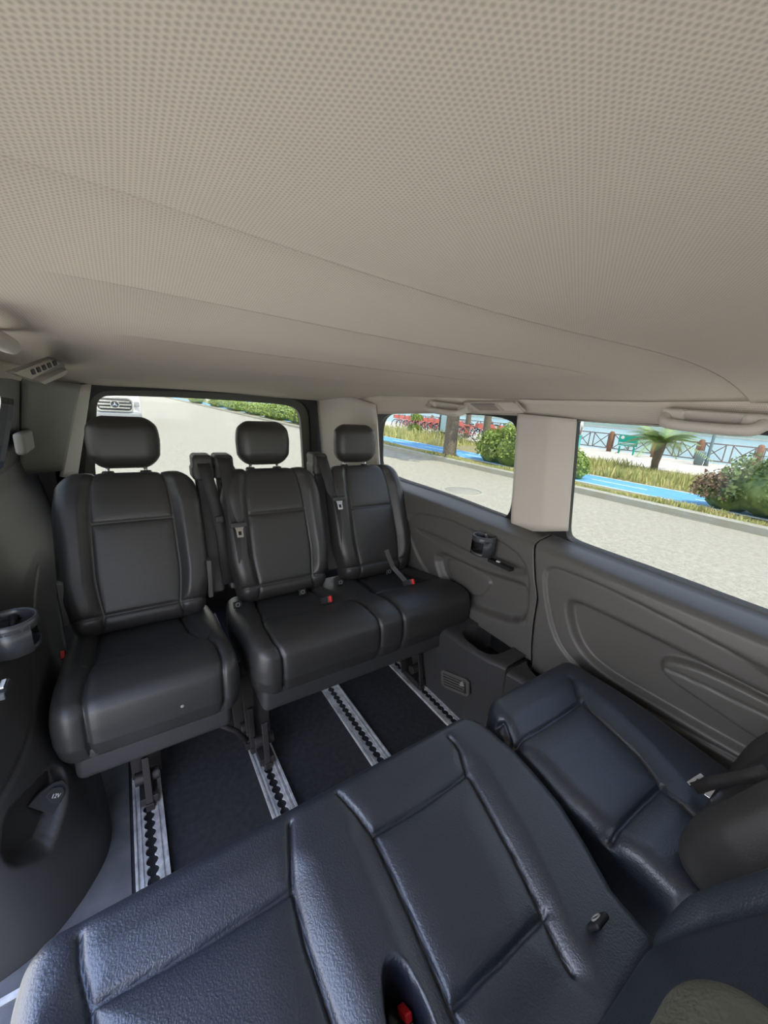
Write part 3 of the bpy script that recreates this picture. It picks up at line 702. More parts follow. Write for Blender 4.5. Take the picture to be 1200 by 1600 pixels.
# D pillars
def quad_sheet(name, corners, m, bow=.0, nrm=(0, -1, 0), n=14):
    a, b, c, d = map(Vector, corners); nn = Vector(nrm).normalized()
    def f(u, v):
        p = a.lerp(b, u).lerp(d.lerp(c, u), v); return tuple(p+nn*bow*math.sin(math.pi*u))
    vs, fs = sheet(f, n, n); o = py(name, vs, fs, m); md = o.modifiers.new('s', 'SOLIDIFY'); md.thickness = .012; md.offset = 0; return tag(o, kind='structure')
# right: from tailgate frame to rear side window
quad_sheet('trim_12', (ony(494, 600, RY-.01), (1.075, 1.70, 1.15), (1.15, 1.72, .72), ony(507, 745, RY-.01)), 'beige_plastic', .02, (-.8, -.6, 0))
# left: light strip facing the cabin
quad_sheet('trim_13', (ony(141, 598, RY-.03), ony(122, 603, RY-.10), ony(95, 745, RY-.12), ony(119, 745, RY-.03)), 'beige_plastic', .004)
# left wall upper (window plane)
LP, LN = (-.345, 0, .82), Vector((-.33, 0, .08))
def lwp(u, v): p = onp(u, v, LP, LN); return (p.y, p.z)
def lw3(y, z, d=0.): return (-.345+(z-.82)*(.08/.33)+d, y, z)
ye = lwp(14, 680)[0]
lhole = smooth_poly([(.85, .86), (ye*.98, .87), (ye, .90), (ye+.02, 1.06), (ye-.01, 1.10), (.85, 1.115)], 1)
tag(plate('wall_left', 'gasket', [(.78, .78), (2.16, .78), (2.16, 1.19), (.78, 1.19)], [lhole], lw3, .03, (-1, 0, .2)), kind='structure')
tag(plate('window_4', 'tinted_glass', shrink(lhole, -.006), (), lambda a, b: lw3(a, b, -.012), .004, (-1, 0, .2)), kind='structure')
q0, q1 = lwp(26, 634), lwp(30, 740)
quad_sheet('trim_14', (lw3(q0[0]+.0, 1.16, .003), (ony(124, 600, RY-.10)), ony(97, 735, RY-.12), lw3(q1[0], q1[1], .003)), 'cover_gray', .012, (1, -.3, 0))
def head_l(u, v):
    y = -1.9+u*4.05; return (-.238-v*.047, y, (ZT := zc(-.238, y)+.006)+(1.128-ZT)*v)
vs, fs = sheet(head_l, 40, 3); o = py('trim_15', vs, fs, 'headliner'); tag(o, kind='structure'); o.modifiers.new('s', 'SOLIDIFY').thickness = .004
# left lower trim
pb = [(-.36, .775), (-.30, .78), (-.235, .80), (-.175, .86), (-.125, .95), (-.130, 1.06), (-.165, 1.25), (-.20, 1.5), (-.22, 2.14)]
pt = [(-.36, .79), (-.355, .80), (-.35, .82), (-.345, .87), (-.34, .97), (-.34, 1.08), (-.34, 1.27), (-.34, 1.52), (-.335, 2.14)]
pb = smooth_poly(pb, 3, False); pt = smooth_poly(pt, 3, False)
JP, JN = onx(85, 1243, -.20), Vector((.62, -.74, .25)).normalized()
JS = Vector((-JN.y, JN.x, 0)).normalized(); JT = JN.cross(JS)
def jp(u, v): q = onp(u, v, JP, JN)-JP; return (q.dot(JS), q.dot(JT))
JPOLY = smooth_poly([jp(*q) for q in ((-10, 1268), (40, 1232), (82, 1204), (108, 1203), (115, 1218), (112, 1245), (84, 1305), (64, 1335), (-10, 1352))], 2)
def ltrim(u, v):
    k = u*(len(pb)-1); i = min(int(k), len(pb)-2); f = k-i
    a = Vector(pb[i]).lerp(Vector(pb[i+1]), f); b = Vector(pt[i]).lerp(Vector(pt[i+1]), f); z = v*.86
    s = float(np.interp(z, [0, .12, .30, .40, .60, .74, .80, .86], [0, .10, .30, .42, .60, .82, .95, 1.0]))
    p = a.lerp(b, s)
    x, y = p.x, p.y
    # storage recess with the outlet
    q = Vector((x, y, z))-JP; r = psdf(np.array(q.dot(JS)), np.array(q.dot(JT)), JPOLY)
    k = .045*float(1-sstep(-.006, .006, r))*(abs(q.dot(JN)) < .12); x -= JN.x*k; y -= JN.y*k
    g = segd(np.array(y), np.array(z), [(.8, .37), (1.0, .45), (1.25, .50), (1.6, .56)]); x -= .004*math.exp(-(float(g)/.005)**2)
    return (x, y, z)
vs, fs = sheet(ltrim, 200, 130); o = py('trim_16', vs, fs, 'plastic_dark'); tag(o, kind='structure'); o.modifiers.new('s', 'SOLIDIFY').thickness = .004; o.modifiers['s'].offset = 0
# left belt cover
t = thing('belt_cover', (0, 0, 0), 'pale grey belt cover block on the left rear pillar', 'belt cover')
c = onp(38, 690, lw3(0, .9, .03), LN); t.location = c
rb('cover', 'cover_gray', t, (0, 0, 0), (.014, .085, .036), .012, .008)

# ------------------------------------------------------------------ FITTINGS
# floor rails
def rail(xc, y0, y1, label):
    t = thing('floor_rail', (xc, (y0+y1)/2, 0), label, 'rail', 'seat rails in the floor'); L = (y1-y0)/2
    for sg in (-1, 1):
        pl = [(sg*.036, -L), (sg*.036, L)]; n = int(2*L/.025*8)
        for i in range(n+1):
            y = L-2*L*i/n; ph = (y/.025) % 1; pl.append((sg*(.006+.0075*abs(math.sin(math.pi*ph))**.7), y))
        plate('track', 'alu', pl, (), lambda a, b: (a, b, .003), .006, (0, 0, 1), t)
        MB().box((sg*.0335, 0, .011), (.0028, L, .003)).box((sg*.0215, 0, .010), (.002, L, .002)).build('track_ridge', 'alu', t)
    MB().box((0, 0, .0022), (.016, L, .0012)).build('slot', 'black_matte', t)
    return t
for x, l in ((-.04, 'aluminium seat rail with toothed slot, leftmost of four, by the grey floor mat'), (.285, 'aluminium seat rail with toothed slot under the gap between single seat and double bench'),
             (.615, 'aluminium seat rail with toothed slot running to the middle of the double bench'), (.95, 'aluminium seat rail with toothed slot, rightmost, beside the vent box')):
    rail(x, .0, 2.0, l)
# ceiling grab handles
def handle(pa, pb_, label, nrm=(-1, 0, -.6)):
    a, b = Vector(pa), Vector(pb_); c = (a+b)/2; n = Vector(nrm).normalized(); d = (b-a)
    t = thing('grab_handle', c, label, 'grab handle', 'ceiling grab handles')
    pts = [a-c+d*0, a-c+n*.028+d*.03, a-c+n*.036+d*.16, a-c+n*.038+d*.5, b-c+n*.036-d*.16, b-c+n*.028-d*.03, b-c]
    pts = [Vector(p) for p in smooth_poly([tuple(p) for p in pts], 2, False)]
    k = len(pts); r = [.014-.003*math.sin(math.pi*i/(k-1)) for i in range(k)]
    MB().tube(pts, r, 12).build('grip', 'beige_plastic', t, True)
    for s, p in ((1, a-c), (-1, b-c)):
        rb('mount', 'beige_plastic', t, p+d.normalized()*s*.012-n*.004, (.016, .024, .014), .010, .006)
    MB().bar(a-c+d*.1-n*.002, b-c-d*.1-n*.002, .03, .006, n).build('recess_plate', 'beige_plastic', t)
    return t
h1a, h1b = onx(673, 632, 1.048), onx(728, 640, 1.048)
handle(h1a, h1b, 'beige grab handle above the rear side window, beside the flush vent')
h2a, h2b = onx(1042, 649, 1.035), onx(1196, 661, 1.035)
handle(h2a, h2b, 'beige grab handle above the front side window, nearest the camera')
h3a, h3b = Vector((-.150, .80, 1.212)), Vector((-.150, .62, 1.216))
handle(h3a, h3b, 'beige grab handle cut by the left edge of the photo', (1, 0, -.6))
# flush vent right
def flush(name, pts, n, label, slats, m='beige_plastic'):
    a, b, c, d = [Vector(p) for p in pts]; ce = (a+b+c+d)/4; n = Vector(n).normalized()
    t = thing(name, ce, label, 'air vent')
    o = [p-ce for p in (a, b, c, d)]; L = lambda u, v: o[0].lerp(o[1], u).lerp(o[3].lerp(o[2], u), v)
    def quad(u0, u1, v0, v1, h0, h1, mat_, nm):
        lo = [L(u0, v0), L(u1, v0), L(u1, v1), L(u0, v1)]; vs = [p+n*h0 for p in lo]+[p+n*h1 for p in lo]
        MB().add(vs, [(0, 1, 2, 3), (7, 6, 5, 4), (0, 4, 5, 1), (1, 5, 6, 2), (2, 6, 7, 3), (3, 7, 4, 0)]).build(nm, mat_, t)
    quad(0, 1, 0, 1, -.004, .003, m, 'vent_plate')
    for e in ((0, 1, 0, .08), (0, 1, .92, 1), (0, .03, 0, 1), (.97, 1, 0, 1)): quad(*e, .003, .007, m, 'rim')
    s0, s1 = slats
    quad(s0, s1, .15, .85, .003, .0038, 'plastic_dark' if m != 'beige_plastic' else 'rust_wood' if 0 else 'gasket', 'opening')
    for k in range(5): v = .24+.52*k/4; quad(s0, s1, v-.022, v+.022, .0038, .0055, m, 'slat')
    quad(s1+.02, s1+.06, .2, .8, .003, .010, m, 'thumb_wheel')
    return t
VX = 1.045
flush('air_vent', [onx(724, 628, VX), onx(806, 627, VX), onx(820, 643, VX), onx(745, 642, VX)], (-1, 0, -.8), 'flush beige air vent in the ceiling edge between handle and pillar', (.12, .6))
# left vent
t = thing('air_vent', onx(55, 577, -.125), 'hinged grey air vent with dark slots at the ceiling left of the rear window', 'air vent')
LV = lambda u, v, d=0: onx(u, v, -.125+d)-onx(55, 577, -.125)
def lq(pl, d0, d1, m, nm):
    n = len(pl); vs = [LV(u, v, d0) for u, v in pl]+[LV(u, v, d0)+Vector((d1-d0, 0, -(d1-d0)*.5)) for u, v in pl]
    MB().add(vs, [tuple(range(n))[::-1], tuple(range(n, 2*n))]+[(i, (i+1) % n, (i+1) % n+n, i+n) for i in range(n)]).build(nm, m, t)
lq([(8, 580), (75, 557), (92, 562), (97, 575), (88, 583), (52, 594), (40, 592)], 0, .008, 'cover_gray', 'vent_plate')
lq([(22, 583), (78, 561), (90, 567), (44, 590)], .008, .012, 'beige_plastic', 'vent_frame')
for k in range(5):
    u0 = 47+k*8.5; v0 = 585-k*3.4; lq([(u0, v0-7), (u0+5, v0-9), (u0+8, v0-2), (u0+3, v0)], .012, .0135, 'black_matte', 'slot')
lq([(50, 592), (88, 577), (97, 574), (97, 579), (90, 584), (58, 595)], .008, .018, 'beige_plastic', 'flap')
# brake lamp on tailgate top
t = thing('brake_lamp', ony(354, 606, RY-.02), 'dark slim brake lamp housing above the rear window', 'lamp')
pl = [rp(*q) for q in ((322, 604), (335, 609), (354, 611.5), (372, 610), (385, 605.5))]; ce = t.location
o = plate('housing', 'plastic_dark', smooth_poly(pl, 1), (), lambda a, b: (a-ce.x, .0, b-ce.z), .03, (0, -1, 0), t)
# cup holders
def cup(loc, axis_side, label, grp, r=.04, m='plastic_gloss'):
    t = thing('cup_holder', loc, label, 'cup holder', grp)
    MB().lathe((0, 0, 0), [(r-.006, -.012), (r-.007, .006), (r-.003, .010), (r+.001, .008), (r+.002, -.008), (r-.003, -.015), (r-.006, -.012)], 40).build('ring', m, t, True)
    MB().lathe((0, 0, -.062), [(.0, 0), (r-.012, 0), (r-.006, .004), (r-.004, .010), (r-.0, .012), (r-.002, 0), (r-.012, -.006), (0, -.006)], 40).build('base_ring', m, t, True)
    vs = []; fs = []; n = 16
    for i in range(n+1):
        a = math.radians(-140+280*i/n)+(0 if axis_side > 0 else math.pi)
        for rr_, z in ((r-.003, -.062), (r-.003, 0), (r+.002, 0), (r+.002, -.062)): vs.append((rr_*math.cos(a), rr_*math.sin(a), z))
    for i in range(n):
        for k in range(4): fs.append((i*4+k, i*4+(k+1) % 4, (i+1)*4+(k+1) % 4, (i+1)*4+k))
    py('holder_wall', vs, fs, m, t)
    MB().tube([(0, -.034, -.004), (0, -.012, -.018)], [.008, .006], 10).tube([(0, .034, -.004), (0, .012, -.018)], [.008, .006], 10).build('cup_clip', 'black_matte', t, True)
    return t
cc = onx(757, 840, 1.055); cup(cc, 1, 'black two-ring cup holder on the right trim below the rear side window', 'wall cup holders', .041)
cl = onx(15, 972, -.235); cup(cl, -1, 'large black cup holder at the left edge of the photo', 'wall cup holders', .045)
# switch panel below right cup holder
t = thing('switch_panel', onx(782, 882, 1.06), 'small black switch strip behind the right cup holder', 'switch')
MB().box((0, 0, 0), (.012, .05, .006)).build('switch_plate', 'black_matte', t, bevel=.002)
MB().box((-.002, .01, .0075), (.004, .006, .0015)).build('switch_mark', 'white_print', t)
# power outlet left
def txt(s, size, to, n, m, parent, ext_=.0006):
    cu = bpy.data.curves.new('t', 'FONT'); cu.body = s; cu.size = size; cu.align_x = 'CENTER'; cu.align_y = 'CENTER'; cu.extrude = ext_
    ob = bpy.data.objects.new('tmp', cu); C.objects.link(ob); dg = bpy.context.evaluated_depsgraph_get()
    me = bpy.data.meshes.new_from_object(ob.evaluated_get(dg)); bpy.data.objects.remove(ob)
    for v in me.vertices: v.co = Vector(to(v.co.x, v.co.y, v.co.z))
    me.name = 'lettering'; return link('lettering', me, m, parent)
OC = JP-JN*.028; t = thing('power_outlet', OC, 'small black 12V socket cap in the left wall recess', 'power outlet')
jq = lambda u, v, d=0.: onp(u, v, OC, JN)-OC+JN*d
pl = [(42, 1260), (62, 1238), (82, 1223), (96, 1219), (104, 1228), (98, 1252), (88, 1275)]; n = len(pl)
MB().add([jq(*p, -.004) for p in pl]+[jq(*p, .004) for p in pl], [tuple(range(n)), tuple(range(n, 2*n))[::-1]]+[(i, i+n, (i+1) % n+n, (i+1) % n) for i in range(n)]).build('socket_plate', 'plastic_gloss', t, bevel=.001)
pl = [(68, 1244), (78, 1230), (94, 1228), (98, 1236), (90, 1254), (76, 1254)]; n = len(pl)
MB().add([jq(*p, .004) for p in pl]+[jq(*p, .009) for p in pl], [tuple(range(n)), tuple(range(n, 2*n))[::-1]]+[(i, i+n, (i+1) % n+n, (i+1) % n) for i in range(n)]).build('socket_cap', 'plastic_gloss', t, bevel=.002)
xr_ = (jq(93, 1243)-jq(73, 1246)).normalized(); yr_ = JN.cross(xr_); oo = jq(83, 1243, .0092)
txt('12V', .012, lambda a, b, c: oo+xr_*a+yr_*b+JN*c, None, 'white_print', t)
# chrome latch at left edge
t = thing('ashtray', onx(5, 1072, -.225), 'small chrome-edged ashtray flap at the left edge below the cup holder', 'ashtray')
MB().box((0, 0, .004), (.004, .013, .0022)).build('chrome_strip', 'steel', t, bevel=.001)
MB().box((-.002, 0, -.008), (.008, .024, .006)).build('flap', 'plastic_gloss', t, bevel=.002)
# heater vent in right box
HX = .968; t = thing('heater_vent', onx(713, 1068, HX), 'dark slatted heater vent low in the right wheel arch box', 'air vent'); hc = t.location
hv = lambda u, v, d=0.: onx(u, v, HX)-hc+Vector((-d, 0, 0))
def hq(pl, d0, d1, m, nm):
    n = len(pl); vs = [hv(u, v, d0) for u, v in pl]+[hv(u, v, d1) for u, v in pl]
    MB().add(vs, [tuple(range(n)), tuple(range(n, 2*n))[::-1]]+[(i, i+n, (i+1) % n+n, (i+1) % n) for i in range(n)]).build(nm, m, t)
hq([(690, 1048), (696, 1047), (730, 1061), (734, 1066), (734, 1085), (730, 1088), (697, 1074), (691, 1068)], -.002, .005, 'plastic', 'vent_frame')
hq([(694, 1051), (729, 1066), (730, 1083), (696, 1071)], .005, .0055, 'black_matte', 'opening')
for k in range(5):
    v = 1052+k*4; hq([(695, v), (728, v+14), (728, v+16), (695, v+2)], .0055, .009, 'plastic', 'slat')
hq([(722, 1066), (726, 1062), (729, 1071), (722, 1070)], .009, .013, 'cover_gray', 'lever')

# ------------------------------------------------------------------ SEATS
def isofix(t, p, xa, ya, za, m='black_matte'):
    R = np.array([xa, ya, za]).T
    o = rb('anchor_cap', m, t, p, (.015, .012, .0045), .004, .003, rot=R)
    V = Vector(p)+Vector(za)*.0035
    MB().lathe(V, [(.0055, .001), (.006, .0025), (.0075, .0025), (.008, .001)], 16, za).build('anchor_symbol', 'cover_gray', o, True)
def bracket(t, x, y, z, f=1):
    b = MB()
    b.box((x, y, .035), (.022, .05, .012)); b.bar((x-.013, y+.04*f, .04), (x-.018, y+.10*f, z), .008, .05, (1, 0, 0)); b.bar((x+.013, y+.04*f, .04), (x+.018, y+.10*f, z), .008, .05, (1, 0, 0))
    b.tube([(x-.03, y-.01*f, .085), (x+.03, y-.01*f, .085)], .018, 12)
    b.bar((x, y-.055*f, .012), (x, y-.02*f, .16), .008, .018, (1, 0, 0))
    b.box((x, y, .02), (.010, .06, .012))
    b.build('seat_foot', 'dark_steel', t, bevel=.002)
def buckle(t, p, d, m='red_plastic', s=1.):
    p = Vector(p); d = Vector(d).normalized()
    o = MB().bar(p-d*.05*s, p, .024*s, .012*s, (1, 0, .01)).build('buckle', 'plastic_dark', t, bevel=.003)
    MB().bar(p, p+d*.010*s, .022*s, .010*s, (1, 0, .01)).build('release_button', m, o, bevel=.002)
def backrest(t, x0, w, L, o, ya, za, seams, m, flip=1, step=.0042, bot=.88, shoulder=.80, nm='backrest', thick=.11, bol=.022, px=(.0, .0)):
    """o = base point (centre bottom, front surface), ya up the back, za toward the sitter"""
    pl, pr = px
    def bulge(x, y):
        c = sstep(-.004, .03, np.maximum(pl-x, x-pr)) * bol * sstep(0, .12, y)*(1-.5*sstep(L*.75, L, y))
        return c+.006*np.cos(x/w*math.pi)*np.sin(np.clip(y/L, 0, 1)*math.pi)
    def shp(P, N):
        y = P[:, 1]/L; k = np.interp(y, [-.05, 0, .10, .22, .32, .75, .9, 1.0, 1.1], [bot, bot, bot+.01, bot+.08, 1.0, .985, .93, shoulder, shoulder-.04])
        P = P.copy(); P[:, 0] *= k; P[:, 2] -= .012*sstep(.75, 1.05, y)+.008*np.cos(np.pi*np.clip(y, 0, 1)); return P
    xa = (flip, 0, 0)
    base = np.array([x0, o[0], o[1]])-np.array(za)*(thick/2)
    return pad(nm, m, t, w, L, thick, .045, step, seams, bulge, shp, basis(base, xa, ya, za))
def headrest(t, c, ya, za, m, w=.215, h=.175, d=.10, step=.009):
    V, F, N = rbox_data((w/2, h/2, d/2), .048, step)
    y = V[:, 1]/(h/2); V[:, 0] *= np.interp(y, [-1, -.5, .1, .7, 1], [.84, .97, 1.0, .95, .86]); V[:, 2] += .006*(1-y*y)
    P = basis(c, (1, 0, 0), ya, za)(V); o = py('headrest', P.tolist(), F, m, t)
    b = MB(); c = Vector(c); ya = Vector(ya)
    for s in (-.055, .055): b.tube([c+Vector((s, 0, 0))-ya*(h/2-.02), c+Vector((s, 0, 0))-ya*(h/2+.05)], .006, 10)
    b.build('headrest_post', 'steel', t, True)
    for s in (-.055, .055): MB().lathe(c+Vector((s, 0, 0))-ya*(h/2+.012), [(.0, .004), (.016, .003), (.019, -.004), (.02, -.02)], 20, ya).build('post_collar', 'plastic_dark', t, True)
    return o
TB = math.atan2(.20, .42)           # recline of the rear backs
YA = (0, math.sin(TB), math.cos(TB)); ZA = (0, -math.cos(TB), math.sin(TB))
BO = (1.292, .425)                    # bottom of rear backs (y, z)
def rear_back(t, x0, w, sl, sr, hs):
    L = .515
    seams = [[(sl-.010, .0), (sl, .05), (sl+.004, L+.05)], [(sr+.012, .0), (sr, .05), (sr-.006, L+.05)], [(sl+.003, L*hs), (sr-.003, L*hs)]]
    backrest(t, x0, w, L, BO, YA, ZA, seams+[[(-.25, .055), (.25, .055)]], 'leather_rear', px=(sl, sr))
    top = Vector((x0, BO[0], BO[1]))+Vector(YA)*L
    headrest(t, Vector((x0-.003, 1.60, .967)), (0, .12, .993), (0, -.993, .12), 'leather_rear')
    rb('back_shell', 'plastic_dark', t, Vector((x0, BO[0], BO[1]))+Vector(YA)*.25-Vector(ZA)*.13, (w*.42, .20, .02), .015, .02, rot=np.array([(1, 0, 0), YA, ZA]).T)
def rear_cushion(t, xl, xr, panels, seams, front=.94, m='leather_rear', step=.0042, z=.432, zf=.285):
    """world-aligned: x across, y from 1.42 (back) to front"""
    w = xr-xl; L = 1.42-front; x0 = (xl+xr)/2; th = .15
    def bulge(x, y):
        ins = np.full(x.shape, 9.)
        for pnl in panels: ins = np.minimum(ins, psdf(x+x0, y, pnl))
        return .012*sstep(-.002, .03, ins)+.014*np.exp(-((y-L*.80)/.09)**2)
    def shp(P, N):
        P = P.copy(); y = P[:, 1]/L
        P[:, 0] *= 1-.05*sstep(.85, 1.05, y)-.04*(1-sstep(0, .3, y)); low = np.clip(-(P[:, 2])/th, 0, .5)
        P[:, 1] -= low*.05*sstep(.7, 1, y); P[:, 0] *= 1-low*.05
        P[:, 2] += -.035+.035*sstep(0, .8, y)-.012*sstep(.9, 1.05, y); return P
    sm_ = [[(a-x0, b) for a, b in s] for s in seams]
    return pad('seat_cushion', m, t, w, L, th, .038, step, sm_, lambda x, y: bulge(x, y), shp, basis((x0, 1.42, z-th/2), (1, 0, 0), (0, -1, 0), (0, 0, 1)), gd=.015)
def skirt(t, xl, xr, y, z0=.235, z1=.33, m='plastic_dark', y2=1.3):
    rb('seat_base', m, t, ((xl+xr)/2, (y+y2)/2, (z0+z1)/2), ((xr-xl)/2, abs(y2-y)/2, (z1-z0)/2), .02, .03)
def tower(t, x, lab=None):
    """belt guide at the shoulder"""
    c = Vector((x, 1.56, .885))
    o = rb('belt_guide', 'plastic_dark', t, c, (.039, .045, .045), .016, .008, fn=lambda V: np.stack([V[:, 0]*(1-.12*(V[:, 2] > 0)), V[:, 1]+V[:, 2]*.3, V[:, 2]], 1))
    rb('belt_column', 'plastic_dark', t, (x+.0, 1.475, .66), (.028, .022, .21), .012, .02, fn=lambda V: np.stack([V[:, 0], V[:, 1]+V[:, 2]*.40, V[:, 2]], 1))
    return o
# --- rear single seat (left)
LEN = .44
t = thing('passenger_seat', (0, 0, 0), 'black leather single rear seat at the left by the wall, small scuff on its front', 'seat')
rear_back(t, .002, .425, -.118, .118, .66)
p1 = [(-.125, .06), (.115, .06), (.150, .285), (-.125, .285)]
rear_cushion(t, -.205, .215, [p1, ], [[(-.12, -.02), (-.125, .20), (-.128, .29), (-.14, .44), (-.14, .6)], [(.10, -.02), (.115, .20), (.150, .30), (.165, .36), (.168, .45), (.168, .6)], [(-.126, .285), (.150, .285)], [(-.12, .05), (.105, .05)]], front=.935)
skirt(t, -.17, .185, .955)
bracket(t, -.035, 1.06, .26); bracket(t, .262, 1.10, .26)
MB().tube([(.13, 1.0, .24), (.20, 1.0, .17), (.235, 1.02, .10)], .008, 8).build('release_lever', 'dark_steel', t, True)
tower(t, .232)
MB().box((.206, 1.365, .52), (.008, .02, .07)).build('side_hinge', 'plastic', t, bevel=.004); MB().box((-.196, 1.365, .52), (.008, .02, .07)).build('side_hinge', 'plastic', t, bevel=.004)
buckle(t, (-.205, 1.275, .40), (.1, -.7, .5))
MB().ribbon([(-.2, 1.30, .38), (-.205, 1.34, .47), (-.21, 1.37, .56)], (0, 1, 0), .012, .006).build('buckle_stalk', 'plastic_dark', t)
MB().lathe((.06, .9345, .375), [(0, .001), (.003, .0005), (.004, 0)], 10, (0, -1, .2)).build('scuff_mark', 'cover_gray', t)
# --- rear double bench
t = thing('bench_seat', (0, 0, 0), 'black leather double rear bench with two backrests, at the right beside the side trim', 'seat')
rear_back(t, .475, .40, -.115, .118, .63)
rear_back(t, .905, .40, -.108, .118, .60)
pa = [(.355, .06), (.575, .06), (.640, .27), (.330, .27)]; pb2 = [(.800, .06), (1.03, .06), (1.075, .27), (.775, .27)]
rear_cushion(t, .245, 1.125, [pa, pb2], [[(.36, -.02), (.345, .20), (.325, .29), (.315, .34), (.312, .6)], [(.56, -.02), (.60, .18), (.645, .27), (.665, .33), (.668, .6)], [(.335, .27), (.642, .27)],
             [(.82, -.02), (.805, .15), (.775, .27), (.768, .33), (.768, .6)], [(1.01, -.02), (1.04, .16), (1.08, .27), (1.10, .30)], [(.775, .27), (1.08, .27)], [(.36, .05), (.565, .05)], [(.815, .05), (1.02, .05)]], front=.93)
skirt(t, .27, 1.09, .95)
bracket(t, .285, 1.02, .26); bracket(t, .945, 1.06, .26)
tower(t, .305); tower(t, .700)
for u, v in ((371, 945), (472, 925), (531, 910), (607, 893)):
    isofix(t, onp(u, v, (0, 1.315, .47), ZA)+Vector(ZA)*.004, (1, 0, 0), YA, ZA)
pbk = onz(515, 936, .455); buckle(t, pbk, (.2, -.8, .5))
pbk = onz(644, 909, .46); buckle(t, pbk, (.2, -.8, .5))
MB().ribbon([pbk+Vector((0, .03, -.02)), pbk+Vector((-.03, .10, .03)), pbk+Vector((-.05, .13, .10))], (1, 0, 0), .02, .005).build('buckle_stalk', 'plastic', t)
# --- rear seat belts: strap hangs from the guide, down the face of the back
def belt(xt, xm, yk, label):
    t = thing('seat_belt', (xt, 1.54, .93), label, 'seat belt'); q = Vector((xt, 1.54, .93))
    f = lambda x, s, off: Vector((x, 1.315, .47))+Vector(YA)*s+Vector(ZA)*off-q
    pts = [f(xt, .50, -.035), f(xt, .50, .0), f(xt+.002, .47, .012), f(xt+(xm-xt)*.4, .34, .022), f(xm, yk, .026), f(xm+(xm-xt)*.1+.004, yk-.12, .018), f(xm+.012, .07, .0)]
    MB().ribbon(pts[:5], (1, .0, 0), .046, .0025).build('strap', 'webbing', t, True); MB().ribbon(pts[4:], (1, .2, 0), .044, .0025).build('lower_strap', 'webbing', t, True)
    p = f(xm, yk, .032); R = np.array([(1, 0, 0), YA, ZA]).T
    o = rb('tongue_grip', 'plastic_dark', t, p, (.030, .009, .006), .004, .004, rot=R)
    d = Vector(YA); x = Vector((1, 0, 0)); z = Vector(ZA); a = p-d*.006
    pl = [(-.016, 0), (.016, 0), (.012, -.014), (.011, -.040), (-.011, -.040), (-.012, -.014)]
    hl = [(-.005, -.018), (.005, -.018), (.005, -.032), (-.005, -.032)]
    plate('tongue', 'steel', pl, [hl], lambda u, v: a+x*u+d*v, .0025, ZA, t)
belt(.303, .318, .235, 'seat belt with steel tongue hanging between the single seat and the bench')
belt(.700, .735, .30, 'seat belt with steel tongue hanging between the two bench backrests')
t = thing('seat_belt', (.232, 1.52, .9), 'seat belt strap at the right shoulder of the single seat', 'seat belt')
MB().ribbon([(0, .02, .01), (.0, -.045, -.02), (.02, -.06, -.12), (.035, -.10, -.24), (.04, -.15, -.42)], (1, 0, 0), .04, .0025).build('strap', 'webbing', t, True)
rb('belt_stop', 'plastic_dark', t, (.03, -.085, -.19), (.014, .006, .012), .005, .005)

# --- front bench (faces the rear seats; its cushion front points to +y)
def fcush(t, xl, xr, panels, seams, yf, yb, z=.452, m='leather', pocket=None, step=.0032, zf=.02, edge=None):
    w = xr-xl; L = yf-yb; x0 = (xl+xr)/2; th = .15
    def bulge(x, y):
        ins = np.full(x.shape, 9.); X = x+x0; Y = y+yb
        for pnl in panels: ins = np.minimum(ins, psdf(X, Y, pnl))
        b = .013*sstep(-.004, .05, ins)+.005*sstep(.0, .06, -ins)
        if pocket: b -= .09*(1-sstep(-.006, .008, psdf(X, Y, pocket)))
        return b
    def shp(P, N):
        P = P.copy(); y = P[:, 1]/L; P[:, 2] += -.03+.03*sstep(0, .7, y); low = np.clip(-(P[:, 2])/th, 0, .5); P[:, 1] -= low*.07*sstep(.7, 1, y)
        P[:, 0] *= 1-.03*sstep(.85, 1.05, y)
        if edge: P[:, 0] = np.where(P[:, 0]*edge[0] > 0, P[:, 0]*np.interp(P[:, 1]+yb, edge[1], edge[2]), P[:, 0])
        return P
    sm_ = [[(a-x0, b-yb) for a, b in s] for s in seams]
    return pad('seat_cushion', m, t, w, L, th, .036, step, sm_, bulge, shp, basis((x0, yb, z-th/2), (1, 0, 0), (0, 1, 0), (0, 0, 1)), gd=.013, gw=.0034)
def zp(pl, z=.455): return [(p.x, p.y) for p in (onz(u, v, z) for u, v in pl)]
t = thing('bench_seat', (0, 0, 0), 'black leather double bench in the foreground, bluish sheen, red buckle in its slot', 'seat')
sA = zp([(118, 1470), (126, 1520), (138, 1570), (150, 1640)]); sB = zp([(452, 1290), (456, 1380), (478, 1470), (530, 1610), (560, 1700)])
sC = zp([(528, 1240), (556, 1270), (583, 1296), (630, 1390), (725, 1580), (760, 1660)]); sD = zp([(714, 1148), (728, 1170), (738, 1198), (800, 1290), (912, 1436), (930, 1460)])
sE = zp([(138, 1568), (300, 1480), (454, 1388)]); sF = zp([(585, 1298), (660, 1255), (738, 1200)]); sG = zp([(716, 1548), (800, 1470), (880, 1385)])
pA = zp([(138, 1568), (454, 1388), (478, 1470), (530, 1610), (560, 1750), (160, 1750)]); pB = zp([(585, 1298), (738, 1200), (800, 1290), (926, 1468), (770, 1680), (725, 1580), (630, 1390)])
pk3 = smooth_poly(zp([(604, 1515), (612, 1500), (628, 1503), (655, 1545), (690, 1625), (700, 1670), (640, 1670), (612, 1590)], .46), 2)
fcush(t, -.175, .668, [pA, pB], [sA, sB, sC, sD, sE, sF, sG], .502, .04, pocket=pk3, edge=(1, [.05, .13, .19, .25, .37, .45, .5], [.80, .81, .87, .915, .945, .935, .90]))
p = onz(634, 1592, .40); buckle(t, p, (.1, .5, .6))
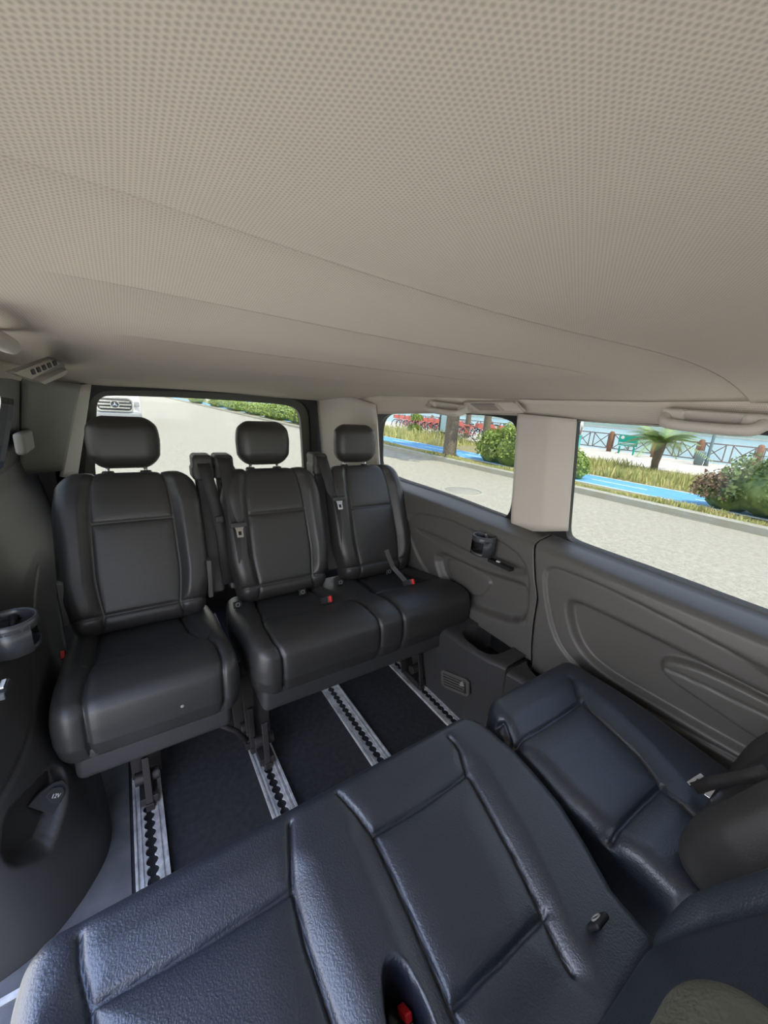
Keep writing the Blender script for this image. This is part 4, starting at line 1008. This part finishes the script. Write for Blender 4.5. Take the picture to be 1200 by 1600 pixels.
FA = math.radians(26); FYA = (0, -math.sin(FA), math.cos(FA)); FZA = (0, math.cos(FA), math.sin(FA))
backrest(t, .03, .40, .42, (.085, .44), FYA, FZA, [[(-.12, 0), (-.12, .5)], [(.12, 0), (.12, .5)]], 'leather', flip=1, px=(-.12, .12), step=.012)
backrest(t, .43, .36, .42, (.085, .44), FYA, FZA, [[(-.12, 0), (-.12, .5)], [(.12, 0), (.12, .5)]], 'leather', flip=1, px=(-.12, .12), step=.008)
isofix(t, onp(935, 1440, (0, .115, .455), FZA), (1, 0, 0), FYA, FZA)
rb('seat_base', 'plastic_dark', t, (.25, .28, .28), (.38, .15, .05), .02, .04)
bracket(t, .285, .34, .26, -1); bracket(t, -.04, .34, .26, -1); bracket(t, .615, .34, .26, -1)
rb('headrest', 'leather_olive', t, (.225, -.036, .712), (.125, .055, .07), .052, .008)
# --- front single seat
t = thing('passenger_seat', (0, 0, 0), 'black leather single seat facing the rear, at the right beside the front side panel', 'seat')
s1 = zp([(762, 1118), (795, 1122), (818, 1150), (880, 1215), (955, 1300), (1000, 1350)]); s2 = zp([(892, 1064), (905, 1088), (920, 1105), (1000, 1170), (1050, 1225), (1090, 1260)])
s3 = zp([(818, 1150), (870, 1120), (910, 1092)]); s4 = zp([(952, 1298), (1000, 1250), (1040, 1212)])
pS = zp([(818, 1150), (910, 1092), (1000, 1170), (1040, 1212), (952, 1298), (880, 1215)])
fcush(t, .690, 1.052, [pS], [s1, s2, s3, s4], .505, .04, edge=(-1, [.04, .12, .17, .21, .25, .36, .45, .5], [1.14, 1.14, 1.16, 1.20, 1.25, 1.22, 1.12, 1.0]))
backrest(t, .865, .37, .45, (.12, .44), FYA, FZA, [[(-.11, 0), (-.11, .5)], [(.11, 0), (.11, .5)]], 'leather_rear', flip=1, px=(-.11, .11), step=.008)
rb('seat_base', 'plastic_dark', t, (.865, .28, .28), (.15, .15, .05), .02, .04)
bracket(t, .95, .34, .26, -1); bracket(t, .72, .34, .26, -1)
p = onz(1055, 1193, .43); buckle(t, p, (.3, .6, .4))
t = thing('seat_belt', onz(1085, 1232, .47), 'seat belt with chrome tongue lying at the front single seat corner', 'seat belt')
q = t.location
e = onz(1200, 1205, .62)-q
MB().ribbon([(0, 0, 0), e*.3+Vector((0, 0, .004)), e*.7, e], (0, .6, .8), .02, .003).build('strap', 'webbing', t, True)
b = MB(); b.bar(Vector((0, .01, .0)), Vector((.03, .0, .015)), .008, .005); b.bar(Vector((.0, -.02, .0)), Vector((.03, -.02, .012)), .01, .006); b.build('tongue', 'steel', t, bevel=.001)
rb('tongue_grip', 'plastic_dark', t, (.02, -.004, .006), (.016, .008, .006), .003, .004)
